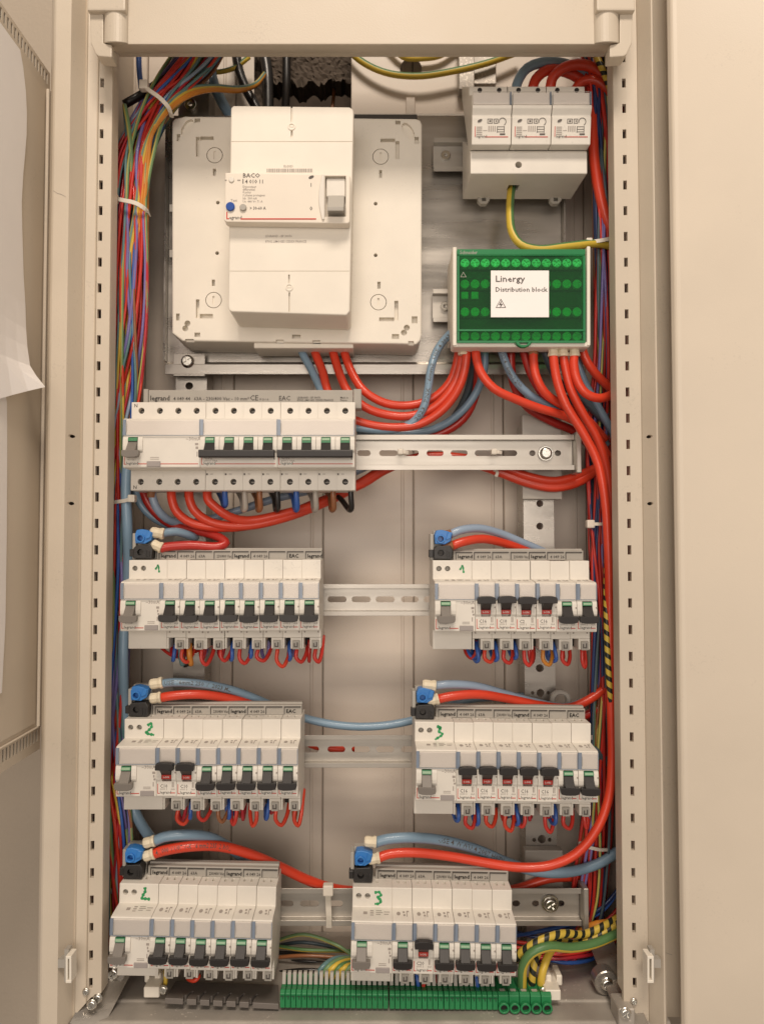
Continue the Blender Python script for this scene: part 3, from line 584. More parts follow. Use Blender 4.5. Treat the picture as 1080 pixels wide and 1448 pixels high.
# ------------------------------------------------------------------ surge arrester
SY = .014
sp = thing('surge_arrester', 'cream three-pole surge arrester with an earth wire hanging below', 'surge arrester', (UX(745, .09), .09, UZ(281, .088)))
xl, xr = UX(667.5, SY, 190), UX(837.5, SY, 190); wd = (xr - xl) / 3
pr = [(SY + .022, 122), (SY + .022, 134), (SY + .002, 134), (SY + .002, 147.5), (SY - .0005, 148), (SY - .0005, 152), (SY + .003, 163), (SY + .002, 165.5), (SY + .006, 204), (SY + .017, 212), (SY + .030, 212), (.092, 140), (.092, 122)]
for k in range(3):
    pc = part('pole_cartridge', MB().prism([(y, UZ(py, y)) for y, py in pr], xl + k * wd + .0003, xl + (k + 1) * wd - .0003, 'x'), 'device', sp, bevel=.0008, segs=2)
    X0 = xl + k * wd
    part('label_window', MB().box(X0 + .0012, X0 + wd - .0022, SY + .0005, SY + .0017, UZ(146.5, SY), UZ(130, SY)), 'card', sp, bevel=.0003)
    part('window_edge', MB().box(X0 + wd - .0019, X0 + wd - .0004, SY - .0002, SY + .0017, UZ(147, SY), UZ(129.5, SY)), 'cover_edge', sp)
    part('window_cover', MB().box(X0 + .0008, X0 + wd - .0006, SY - .0008, SY - .0003, UZ(147.2, SY), UZ(129.2, SY)), 'cover_clear', sp)
    ya = SY + .0018; bl = lambda py: UZ(py, ya); bk = MB(); rd_ = MB(); sf = MB()
    fy = lambda py: SY + .002 + (py - 165.5) / (204 - 165.5) * .004 - .00025
    def rect(m_, dx0, dx1, p0, p1): m_.add([(X0 + dx0, fy(p0), UZ(p0, fy(p0))), (X0 + dx1, fy(p0), UZ(p0, fy(p0))), (X0 + dx1, fy(p1), UZ(p1, fy(p1))), (X0 + dx0, fy(p1), UZ(p1, fy(p1)))], [(0, 1, 2, 3)])
    rect(rd_, .0030, .0036, 178, 193); rect(rd_, .0125, wd - .003, 192.4, 193.6)
    fyy = fy(192) - .0001; bk.text('legrand', X0 + .0042, UZ(193.6, fyy), .0024, fyy)
    cxx, czz = X0 + .0075, UZ(170, fy(170)); bk.add([(cxx + .0022 * math.cos(2 * math.pi * q / 14), fy(170) - .0001, czz + .0015 * math.sin(2 * math.pi * q / 14 + .5)) for q in range(14)], [tuple(range(14))])
    for q, (a0, a1) in enumerate(((.0145, .0195), (.0205, .0245))):
        for b0, b1, c0, c1 in ((a0, a1, 167.3, 168.1), (a0, a1, 173.2, 174), (a0, a0 + .0006, 168.1, 173.2), (a1 - .0006, a1, 168.1, 173.2), (a0 + .0016, a1 - .0014, 169.5, 171.8)): rect(bk, b0, b1, c0, c1)
    for q in range(9):
        t0, t1 = math.pi * (-.35 + q * .16), math.pi * (-.35 + (q + 1) * .16); c0, z0 = X0 + .0285, UZ(171.5, fy(171)); vs = []
        for t, r_ in ((t0, .0036), (t1, .0036), (t1, .0030), (t0, .0030)): vs.append((c0 + r_ * math.cos(t), fy(171.5 - r_ * 1500 * math.sin(t)) - .00015, z0 + r_ * math.sin(t)))
        bk.add(vs, [(0, 1, 2, 3)])
    for q in range(5): rect(sf, .0045, .0098, 178.5 + q * 2.6, 179.6 + q * 2.6)
    rect(sf, .0105, .0145, 183.6, 184.4)
    for q in range(4): rect(sf, .0155 + q * .0019, .0165 + q * .0019, 177.5, 185.5)
    for q in range(3): rect(bk, .0235, .0305, 178.2 + q * 3.6, 179 + q * 3.6)
    rect(bk, .0235, .0241, 178, 187); rect(bk, .0300, .0306, 178, 187); rect(bk, .0262, .0312, 188, 190.4)
    part('pole_print', bk, 'print', sp, recalc=False); part('fine_print', sf, 'print_soft', sp, recalc=False); part('brand_line', rd_, 'print_red', sp, recalc=False)
    for j in range(2):
        c = U(0, 128, SY + .022); xx = X0 + wd * (.28 + .5 * j)
        part('terminal_hole', MB().cyl((xx, UZ(127.2, SY + .022)), .0022, SY + .0213, SY + .0228, 'y', 14), 'dark', sp)
lc = MB().prism([(y, UZ(py, y)) for y, py in ((.031, 213.5), (.030, 216), (.030, 245), (.0335, 247.5), (.088, 281), (.092, 281), (.092, 200), (.05, 206))], xl + .0004, xr - .0004, 'x')
hc = U(733, 232.5, .030); lcut = MB().cyl((hc.x, hc.z), .0032, 0, .045, 'y', 16); q = U(728, 267, .062); lcut.box(q.x - .0075, q.x + .003, .055, .068, q.z - .02, q.z + .03)
part('lower_cover', lc, 'device', sp, bevel=.001, segs=2, cut=lcut)
for px in (683, 784):
    a = U(px, 283, .089); part('rail_clip', MB().prism([(a.x - .006, a.z + .006), (a.x - .006, a.z - .002), (a.x - .003, a.z - .0055), (a.x + .003, a.z - .0055), (a.x + .006, a.z - .002), (a.x + .006, a.z + .006)], .084, .0915, 'y'), 'clip', sp, bevel=.0005, cut=MB().box(a.x - .0022, a.x + .0022, .07, .1, a.z - .003, a.z + .0005))

# ------------------------------------------------------------------ green distribution block
DY = .030
db = thing('distribution_block', 'white distribution block with clear green cover and printed card', 'terminal block', (UX(735, .06), .06, UZ(492, .04)))
part('base_shell', pbox(MB(), 640, 352, 831.5, 474, .052, .0915, .042), 'base_white', db, bevel=.0012, segs=2)
part('side_wall', pbox(MB(), 639.5, 351, 645, 490, DY, .0516, DY + .004), 'base_white', db, bevel=.0006)
part('side_wall', pbox(MB(), 828, 350, 833, 490, DY, .0516, DY + .004), 'base_white', db, bevel=.0006)
part('front_lip', pbox(MB(), 640.5, 484.5, 832.5, 491.5, DY + .001, .0514, DY + .004), 'base_white', db, bevel=.0008)
part('deck', pbox(MB(), 646, 357, 827.5, 484, .0495, .0518, .0495), 'green_body', db)
for y0, y1 in ((365, 381), (393, 410), (432, 449), (467, 483)): part('terminal_bar', pbox(MB(), 650, y0, 824, y1, .045, .0493, .045), 'green_body', db, bevel=.0006)
for y0, ks in ((372, range(12)), (401.5, (0, 1, 2, 3, 8, 9, 10, 11)), (441, (0, 1, 2, 3, 8, 9, 10, 11)), (475.5, range(12))):
    for k in ks:
        px = 657 + k * 14.4; c = U(px, y0, .042); s_ = MB().cyl((c.x, c.z), .0042, .0412, .0449, 'y', 18, .0044)
        t = random.uniform(0, 3); cc = MB()
        for j in (0, 1):
            dx, dz = math.cos(t + j * 1.571), math.sin(t + j * 1.571); L_, W_ = .0034, .0009
            cc.prism([(c.x + dx * L_ - dz * W_, c.z + dz * L_ + dx * W_), (c.x - dx * L_ - dz * W_, c.z - dz * L_ + dx * W_), (c.x - dx * L_ + dz * W_, c.z - dz * L_ - dx * W_), (c.x + dx * L_ + dz * W_, c.z + dz * L_ - dx * W_)], .03, .0424, 'y')
        part('terminal_screw', s_, 'brass', db, cut=cc)
for px in (657, 671.4): part('jumper', pbox(MB(), px - 5, 412, px + 5, 422, .044, .0493, .044), 'brass', db, bevel=.0004)
part('clear_cover', pbox(MB(), 645.8, 354, 827.2, 484, DY, DY + .0012, DY), 'cover_green', db)
part('cover_top', pbox(MB(), 646, 352.5, 827, 359.5, DY - .0008, DY - .0003, DY).prism(poly([(648, 360.2), (825.5, 360.2), (825.5, 361.4), (648, 361.4)], DY), DY - .0012, DY - .0003, 'y'), 'green_frame', db)
part('cover_rim', pbox(MB(), 646, 466, 827, 468.5, DY - .0014, DY - .0002, DY), 'green_frame', db)
part('cover_rim', pbox(MB(), 646, 482, 827, 485, DY - .0014, DY - .0002, DY), 'green_frame', db)
part('cover_rim', pbox(MB(), 646.2, 362, 649, 481.5, DY - .0010, DY - .0002, DY), 'green_frame', db)
part('cover_rim', pbox(MB(), 824, 362, 827, 481.5, DY - .0010, DY - .0002, DY), 'green_frame', db)
part('cover_tab', MB().prism(poly([(726, 484), (752, 484), (747, 490), (742, 492.5), (736, 492.5), (731, 490)], DY), DY - .004, DY + .0005, 'y'), 'green_frame', db, bevel=.0006, cut=MB().prism(poly([(732, 485.5), (746, 485.5), (743, 489), (735, 489)], DY), DY - .02, DY + .02, 'y'))
cd = part('printed_card', pbox(MB(), 693.5, 383, 775.5, 449, DY - .0016, DY - .0004, DY), 'paper', db, bevel=.0002)
tx = MB(); ptext(tx, 'Linergy', 700, 398, 9.0, DY - .0019, 1.12); ptext(tx, 'Distribution block', 700, 412, 6.6, DY - .0019, 1.07)
def tri(m_, cx, cy, r_, w_):
    P3 = [(cx + r_ * math.sin(t), cy - r_ * math.cos(t)) for t in (0, 2.094, 4.189)]; Q3 = [(cx + (r_ - w_) * math.sin(t), cy - (r_ - w_) * math.cos(t)) for t in (0, 2.094, 4.189)]
    v = [U(a, b, DY - .0019) for a, b in P3 + Q3]; m_.add(v, [(i, (i + 1) % 3, 3 + (i + 1) % 3, 3 + i) for i in range(3)])
tri(tx, 708, 430.5, 8.5, 1.5); pp = [(709.5, 424), (705, 431), (708, 431), (706, 436), (711, 429.5), (708, 429.5)]; tx.add([U(a, b, DY - .0019) for a, b in pp], [tuple(range(6))])
part('card_print', tx, 'print', db, recalc=False)
tx = MB(); ptext(tx, 'Schneider', 650, 359, 5.4, DY - .0010, .82); tri(tx, 655, 389, 5, 1.2); part('cover_print', tx, 'clip', db, recalc=False)

# ------------------------------------------------------------------ modular devices: templates in millimetres, front of the nose at y = 0
MOD = 17.7
def nose_profile(zb): return [(64, 30), (62, 41), (22.4, 41), (22, 40.6), (22, 24.0), (4, 22.7), (.8, 22.2), (0, 21.4), (0, -21.2), (.8, -22), (22, -22.6), (22, zb + .4), (22.4, zb), (58, zb), (64, -28)]
def tp(name, mb, m, parent, bevel=0, segs=1, cut=None, smooth=False, recalc=True): return part(name, mb, m, parent, scale=.001, bevel=bevel, segs=segs, cut=cut, smooth=smooth, recalc=recalc)
def window(root, x0, x1):
    w_ = tp('label_window', MB().box(x0 + 2.6, x1 - .6, -.5, -.05, 7.2, 20.6), 'card', root, .2)
    tp('cover_strip', MB().box(x0 + .1, x0 + 2.8, -1.5, -.05, 6.9, 21.2), 'cover_edge', w_)
    tp('cover_edge', MB().box(x1 - .75, x1 - .2, -1.75, -1.45, 6.9, 21.2).box(x0 + 2.9, x1 - .8, -1.75, -1.45, 6.7, 7.1), 'cover_edge', w_)
    tp('clear_cover', MB().box(x0 + 2.85, x1 - .25, -1.4, -.8, 6.9, 21.4), 'cover_clear', w_, .2)
    tp('cover_catch', MB().box(x0 + 3.0, x0 + 3.5, -1.8, -1.42, 10, 18), 'clip', w_)
def lever_shape(mb, xc, wid, z0, z1, up, y=-9.5):
    """T-shaped handle: broad rounded grip at the free end of a narrow stem"""
    h = wid / 2; grip = 6.4
    zg0, zg1 = (z1 - grip, z1) if up else (z0, z0 + grip)
    rnd = 1 if up else -1
    base = zg1 if up else zg0; inner = zg0 if up else zg1; pts = [(xc - h, inner), (xc - h - .15, (inner + base) / 2), (xc - h + .5, base - rnd * 1.0)]
    pts += [(xc - h * .5, base - rnd * .1), (xc, base), (xc + h * .5, base - rnd * .1), (xc + h - .5, base - rnd * 1.0), (xc + h + .15, (inner + base) / 2), (xc + h, inner)]
    mb.prism(pts, y, y + 5.5, 'y')
    a, b = (z0, inner + .3) if up else (inner - .3, z1)
    ya, yb = (-1.2, y + .6) if up else (y + .6, -1.2)     # stem leans out towards the grip
    s = 4.25; mb.add([(xc - s, ya, a), (xc + s, ya, a), (xc + s, yb, b), (xc - s, yb, b), (xc - s, 3, a), (xc + s, 3, a), (xc + s, 3, b), (xc - s, 3, b)],
                     [(0, 1, 2, 3), (4, 7, 6, 5), (0, 4, 5, 1), (1, 5, 6, 2), (2, 6, 7, 3), (3, 7, 4, 0)])
    return mb
def cheeks(root, x0, x1, xa, xb):
    for a, b in ((x0 + .15, xa), (xb, x1 - .15)):
        pts = [(-.1, 5.8), (-.8, 5.5), (-1.5, 3), (-2.0, -3), (-1.8, -6), (-1.0, -7.6), (-.1, -8)]
        tp('lever_cheek', MB().prism(pts, a, b, 'x'), 'device', root, .5, 2)
LOOPS = []
def make_breaker(on):
    t = bpy.data.objects.new('circuit_breaker', None); COL.objects.link(t); w_ = MOD
    body = MB().prism(nose_profile(-31), .12, w_ - .12, 'x')
    cut = MB().box(5, 13.2, -2, 7, -8.5, 5.6)
    for xx in (4.2, 10.8): cut.box(xx, xx + 2.2, 31, 38, 37.5, 45)
    tp('housing', body, 'device', t, .35, cut=cut)
    tp('terminal_wall', MB().box(.12, 1.9, 22, 58, -41, -31.05), 'device', t, .2); tp('terminal_wall', MB().box(7.4, w_ - .12, 22, 58, -41, -31.05), 'device', t, .2)
    tp('terminal_mouth', MB().box(1.95, 7.35, 38, 57, -40, -31.1), 'dark', t)
    cl = tp('terminal_clip', MB().box(9.4, 15.9, 19.6, 21.9, -41.3, -33.2), 'clip', t, .3)
    tp('clip_mark', MB().box(10.7, 11.7, 19.3, 19.55, -39.4, -35.6).box(11.7, 13.4, 19.3, 19.55, -39.4, -38.4).box(13.4, 14.4, 19.3, 19.55, -39.4, -34.9), 'print', cl)
    window(t, 0, w_); cheeks(t, 0, w_, 4.6, 13.5)
    if on:
        tp('lever', lever_shape(MB(), 8.9, 16.3, -13.4, 1.6, False), 'lever', t, .45, 2)
        fl = tp('state_flag', MB().prism([(-1.6, 4.9), (-2.6, 1.7), (2.5, 1.7), (2.5, 4.9)], 4.9, 13.1, 'x'), 'green_flag', t)
        tp('flag_mark', MB().prism([(-2.3, 4.3), (-2.75, 2.6), (-2.6, 2.6), (-2.15, 4.3)], 5.4, 12.6, 'x'), 'green_pale', fl)
    else:
        tp('lever', lever_shape(MB(), 8.9, 15.6, -2.4, 10.2, True), 'lever', t, .45, 2)
        fl = tp('state_flag', MB().prism([(-1.2, -2.5), (-1.0, -6.2), (2.5, -6.2), (2.5, -2.5)], 4.9, 13.1, 'x'), 'red_flag', t)
        tp('flag_mark', MB().text('I-ON', 6.2, -5.2, 1.7, -1.35), 'card', fl, recalc=False)
    pr = MB().box(1.0, 1.55, -.18, -.05, -19.2, -10.6).box(1.56, 3.0, -.18, -.05, -19.2, -18.6).box(12.6, 16.4, -.18, -.05, -18.9, -18.2)
    tp('brand_line', pr, 'print_red', t)
    tp('brand_print', MB().text('legrand', 3.2, -19.2, 2.5, -.1, .95), 'print', t, recalc=False)
    sf = MB().box(13.6, 14.5, -.18, -.05, -13.6, -9.0).box(15, 15.5, -.18, -.05, -13.6, -9.0).text('6000 3', 3.2, -16.0, 1.6, -.1).text('6kA', 12.6, -16.0, 1.6, -.1)
    sl = lambda u: (22 - 18 * u - .15, 24.0 - 1.3 * u + .12)          # marks on the sloping top of the nose
    for xx, r_ in ((5.5, 1.7),):
        vs = []
        for k in range(12): q = 2 * math.pi * k / 12; y_, z_ = sl(.55 + .16 * math.sin(q)); vs.append((xx + r_ * math.cos(q), y_, z_))
        sf.add(vs, [tuple(range(12))])
    for a, b, u0, u1 in ((9.2, 11, .35, .5), (9.6, 11.4, .6, .75), (12.4, 13.1, .3, .8), (13.1, 14.6, .3, .42)):
        sf.add([(a, *sl(u0)), (b, *sl(u0)), (b, *sl(u1)), (a, *sl(u1))], [(0, 1, 2, 3)])
    tp('fine_print', sf, 'print_soft', t, recalc=False)
    sf2 = MB().box(2.2, 3.4, 21.4, 21.95, -26.3, -24.8).box(14.6, 15.8, 21.4, 21.95, -26.3, -24.8)
    tp('pole_mark', sf2, 'print_soft', t)
    pn = MB().cyl((16.9, 0), .75, -2.3, -1.6, 'y', 10); tp('cheek_pin', pn, 'print_soft', t)
    index_children(t); return t
def make_rcd(low_holes=False, slope=False):
    t = bpy.data.objects.new('residual_current_breaker', None); COL.objects.link(t); w_ = 2 * MOD
    cut = MB().box(5.2, 13.6, -2, 7, -8.5, 5.6)
    for xx in (5.6, 13.4): cut.cyl((xx, 33.4), 2.5, 10, 33, 'y', 16)
    cut.box(20.5, 22.7, 31, 38, 37.5, 45)
    prof = nose_profile(-41)
    tp('housing', MB().prism(prof, .12, w_ - .12, 'x'), 'device', t, .35, cut=cut)
    for xx in (5.6, 13.4): tp('terminal_screw', MB().cyl((xx, 33.4), 2.2, 27, 32.9, 'y', 14).box(xx - 1.9, xx + 1.9, 26.8, 26.98, 33.0, 33.8), 'comb', t)
    window(t, 0, w_); cheeks(t, 0, 18.5, 5.0, 13.8)
    tp('lever', lever_shape(MB(), 9.2, 15.4, -13.6, 1.6, False), 'grey_lever', t, .45, 2)
    fl = tp('state_flag', MB().prism([(-1.6, 4.9), (-2.6, 1.7), (2.5, 1.7), (2.5, 4.9)], 5.1, 13.5, 'x'), 'green_flag', t)
    tp('flag_mark', MB().prism([(-2.3, 4.4), (-2.75, 2.4), (-2.6, 2.4), (-2.15, 4.4)], 5.6, 13, 'x'), 'green_pale', fl)
    tp('brand_line', MB().box(1.0, 1.55, -.18, -.05, -19.6, -10.6).box(1.56, 3.0, -.18, -.05, -19.6, -19.0).box(13, 20.6, -.18, -.05, -19.3, -18.6), 'print_red', t)
    tp('brand_print', MB().text('legrand', 3.2, -19.6, 2.6, -.1, .95), 'print', t, recalc=False)
    sf = MB().text('~30mA', 22.4, 2.6, 3.0, -.1, .95).text('411631', 4.2, -15.6, 1.8, -.1).box(31.8, 34.4, -.18, -.05, -1.8, .2).box(32.6, 33.8, -.18, -.05, -5.0, -2.8).box(33, 34.6, -.18, -.05, -7.4, -5.8).box(32.4, 33.2, -.18, -.05, -12.8, -9)
    sf.box(24, 30.5, -.18, -.05, -13.6, -13.1).box(24, 30.5, -.18, -.05, -15, -14.5)
    sl = lambda u: (22 - 18 * u - .15, 24.0 - 1.3 * u + .12)
    for a, b, u0, u1 in ((10, 13.4, .42, .65), (16, 19, .3, .4), (16, 19, .48, .58), (16, 19, .68, .75), (21, 26, .3, .36), (21, 27, .46, .52), (21, 25, .62, .68), (28, 33, .4, .46), (28, 32, .6, .66)):
        sf.add([(a, *sl(u0)), (b, *sl(u0)), (b, *sl(u1)), (a, *sl(u1))], [(0, 1, 2, 3)])
    tp('fine_print', sf, 'print_soft', t, recalc=False)
    tp('test_button', MB().box(21.6, 33.6, -.9, -.05, -21, -16.4), 'test_button', t, .35)
    index_children(t); return t
T_ON, T_OFF, T_RCD = make_breaker(True), make_breaker(False), make_rcd()
def ribbon(pts, wd, y):
    P = spline([(a, y, b) for a, b in pts], .6); mb = MB(); vs = []
    for i, p in enumerate(P):
        d = (P[min(i + 1, len(P) - 1)] - P[max(i - 1, 0)]); d = d / (np.linalg.norm(d) + 1e-9); w_ = wd * (.8 + .3 * math.sin(i * 1.3))
        vs += [(p[0] - d[2] * w_, y, p[2] + d[0] * w_), (p[0] + d[2] * w_, y, p[2] - d[0] * w_)]
    return mb.add(vs, [(2 * i, 2 * i + 1, 2 * i + 3, 2 * i + 2) for i in range(len(P) - 1)])
DIGIT = {'1': ([(24.5, 32.2), (27, 36.2), (27.6, 33), (28, 29.5)], .9), '2': ([(21, 35), (23.5, 37.2), (24.8, 35), (22.5, 31.4), (19.6, 28.4), (22, 27.6), (27, 26.6)], 1.35), '3': ([(19.5, 36.5), (23.5, 37), (25.2, 34.4), (22.2, 32.2), (25.4, 30), (23.8, 27.2), (19.8, 26.6)], 1.3),
         '2b': ([(23, 38), (23.4, 34.6), (21.4, 30.6), (20.8, 28), (23.4, 27.8), (28, 27.4)], 1.45), '9': ([(21.8, 38), (20.6, 36), (23.8, 36.2), (21.5, 32.8), (25, 30.2), (18.4, 25.2)], 1.2)}
SEG = ['legrand', '4 049 26', '63A', '230/400 Vac', 'legrand', '4 049 26', '', 'EAC', 'legrand', '4 049 26']
ORD = ['first', 'second', 'third', 'fourth', 'fifth', 'sixth', 'seventh', 'eighth', 'ninth', 'tenth', 'eleventh', 'twelfth']
BANKS = {}; JR = random.Random(77)
def rating(txt): return MB().text(txt, 3.2, -14.0, 3.0, -.1, .9).mesh('rating_print', .001, recalc=False)
RAT = {}
def bank(key, pxl, pxr, top, bot, states, ratings, digit, where, topr=None, botr=None, dcol=None):
    dy = 0 if botr is None else (botr - bot)
    a = U(pxl, (top + bot) / 2, 0); b = U(pxr, (top + bot) / 2 + dy, 0); zc_ = (UZ(top, .022) + UZ(bot, .022)) / 2; zs = (UZ(top, .022) - UZ(bot, .022)) / .082
    n = len(states) + 2; sx = (b.x - a.x) / (n * MOD * .001); roll = (UZ(bot + dy, .022) - UZ(bot, .022)) / (b.x - a.x)
    def place(o, k, first=False):
        o.location = (a.x + k * MOD * .001 * sx + JR.uniform(-.00008, .00008), JR.uniform(-.0004, .0004), zc_ + roll * k * MOD * .001 * sx + JR.uniform(-.0003, .0003)); o.scale = (sx, 1, zs); o.rotation_euler = (JR.uniform(-.006, .006), -roll + JR.uniform(-.003, .003), JR.uniform(-.004, .004))
        for c in o.children:
            if c.name.startswith('lever') and 'cheek' not in c.name: c.rotation_euler = (JR.uniform(-.03, .03), JR.uniform(-.01, .01), 0)
    rc = copy_tree(T_RCD); place(rc, 0); tag(rc, f'cream two-module differential switch with grey lever, {where}', 'differential switch', 'differential switches')
    if digit:
        pts, wd = DIGIT[digit]; o = link('marker_digit', ribbon(pts, wd, 21.8).mesh('marker_digit', .001, recalc=False), 'marker', rc)
    for i, on in enumerate(states):
        o = copy_tree(T_ON if on else T_OFF); place(o, 2 + i)
        tag(o, f'{ORD[i]} single breaker from the left, lever {"down on green" if on else "up on red"}, {where}', 'breaker', 'single circuit breakers')
        if ratings[i]:
            if ratings[i] not in RAT: RAT[ratings[i]] = rating(ratings[i]); RAT[ratings[i]].materials.append(MATS['print'])
            link('rating_print', RAT[ratings[i]], None, o)
    BANKS[key] = dict(x0=a.x, z=zc_, sx=sx, zs=zs, roll=roll, n=n)
    B = BANKS[key]
    # comb busbar above the bank
    X0 = 20.5 * .001 * sx; X1 = n * MOD * .001 * sx - .0005
    cb = thing('comb_busbar', f'grey printed comb busbar along the top, {where}', 'busbar', (a.x, 0, zc_), 'comb busbars'); cb.rotation_euler = (0, -roll, 0)
    cm = lambda nm, m_, mat_, bv=0, rc_=True: link(nm, m_.mesh(nm, 1, (0, 0, 0), bv, 1, False, rc_), mat_, cb)
    z0, z1 = .0411 * zs, .0502 * zs
    cm('bar', MB().prism([(.039, z0), (.039, z1 - .0006), (.0396, z1), (.044, z1), (.0445, z1 + .0016), (.050, z1 + .0016), (.052, z1), (.052, z0)], X0, X1, 'x'), 'comb', .0002)
    k = 0; x = X0 + .0022; sw = .0172
    while x < X1 - .004:
        e = min(x + sw - .0016, X1 - .0006)
        cm('label_frame', MB().box(x, e, .0382, .0389, z1 - .0022, z1 - .0012).box(x, x + .0006, .0382, .0389, z0 + .0008, z1 - .0022), 'comb_dark')
        if SEG[k] and e - x > .006:
            s_ = SEG[k]; bold = s_ in ('legrand', 'EAC'); h_ = .0034 if bold else .0027
            tm = MB().text(s_, x + (.0018 if bold else .0028), z0 + .0018, h_, .0386, (.98 if len(s_) < 9 else .72))
            if bold: tm.text(s_, x + (.0018) + .0002, z0 + .0018, h_, .0386, .98)
            cm('segment_print', tm, 'comb_dark', 0, False)
        x += sw; k += 1
    # feed terminal: blue and black cable clamps
    ft = thing('feed_terminal', f'blue and black cable clamp feeding the comb, {where}', 'terminal', (a.x, .036, zc_ + .041 * zs), 'feed terminals'); ft.scale = (1, 1, zs)
    fm = lambda nm, m_, mat_, bv=0, ct=None, par=ft: tp(nm, m_, mat_, par, bv, 2 if bv > .4 else 1, cut=ct)
    fm('carrier', MB().box(-1.2, 2.0, -1, 14, .2, 25).box(2.0, 19.5, 4.5, 13, .2, 28), 'clip', .5)
    fm('phase_clamp', MB().prism([(1.6, 1.2), (18.6, .8), (19.4, 10), (17, 14.2), (4.4, 13.6), (1.6, 11)], -7.5, 4.4, 'y'), 'black', .8, MB().cyl((8.2, 7.2), 3.0, -9, -2.5, 'y', 16))
    fm('clamp_screw', MB().cyl((8.2, 7.2), 2.4, -3.4, -2.52, 'y', 14).box(6.5, 9.9, -3.8, -3.42, 6.9, 7.6), 'comb_dark')
    fm('clamp_rib', MB().box(13.4, 14.6, -8.2, -7.52, 2.5, 9).box(15.9, 17.0, -8.2, -7.52, 2.5, 8), 'black', .2)
    fm('lug', MB().box(-2.6, 1.5, -5, 3, 3, 10), 'black', .4)
    fm('neutral_clamp', MB().prism([(3.0, 15.6), (12, 15.0), (17.5, 18.2), (19.2, 25.6), (14.4, 27.6), (9.0, 28.8), (4.2, 28.2), (2.6, 24)], -6.5, 4.4, 'y'), 'blue_block', .8, MB().cyl((8.0, 20.2), 2.7, -9, -1.5, 'y', 18))
    fm('clamp_collar', MB().ring((8.0, 20.2), 2.75, 4.1, -8.6, -6.55, 22), 'blue_block', .3)
    fm('clamp_pad', MB().prism([(12.8, 19.2), (17.2, 20.8), (18.6, 26.2), (14.8, 27.0)], -8.2, -6.55, 'y'), 'blue_block', .4)
    return B
W2L, W2R = 'second-row left bank', 'second-row right bank'; W3L, W3R = 'third-row left bank', 'third-row right bank'; W4L, W4R = 'bottom-row left bank', 'bottom-row right bank'
bank('2L', 170.5, 451.5, 792, 917.6, [1] * 8, ['C32', 'C20', 'C20', 'C10', 'C16', 'C20', 'C16', 'C16'], '1', W2L)
bank('2R', 614.6, 843.6, 793, 918.8, [0, 0, 0, 0, 1, 1], ['C16', 'C10', 'C2', 'C16', 'C16', 'C16'], '1', W2R)
bank('3L', 164, 421.5, 1017.4, 1145.6, [0, 0, 1, 1, 1, 1, 1], ['C10', 'C10', 'C16', 'C20', 'C16', 'C16', 'C16'], '2', W3L)
bank('3R', 587.8, 845.6, 1021, 1151.5, [0, 0, 0, 0, 0, 1, 1], ['C16', 'C16', 'C10', 'C16', 'C16', 'C16', 'C16'], '9', W3R, botr=1154)
bank('4L', 155.5, 384.5, 1250, 1381, [1] * 6, ['', '', '', '', '', ''], '2b', W4L, botr=1385.5)
bank('4R', 496, 729.6, 1254.6, 1387.5, [1, 0, 1, 1, 1, 1], ['', 'C20', '', '', '', ''], '3', W4R, botr=1392)
for t in (T_ON, T_OFF, T_RCD): delete_tree(t)

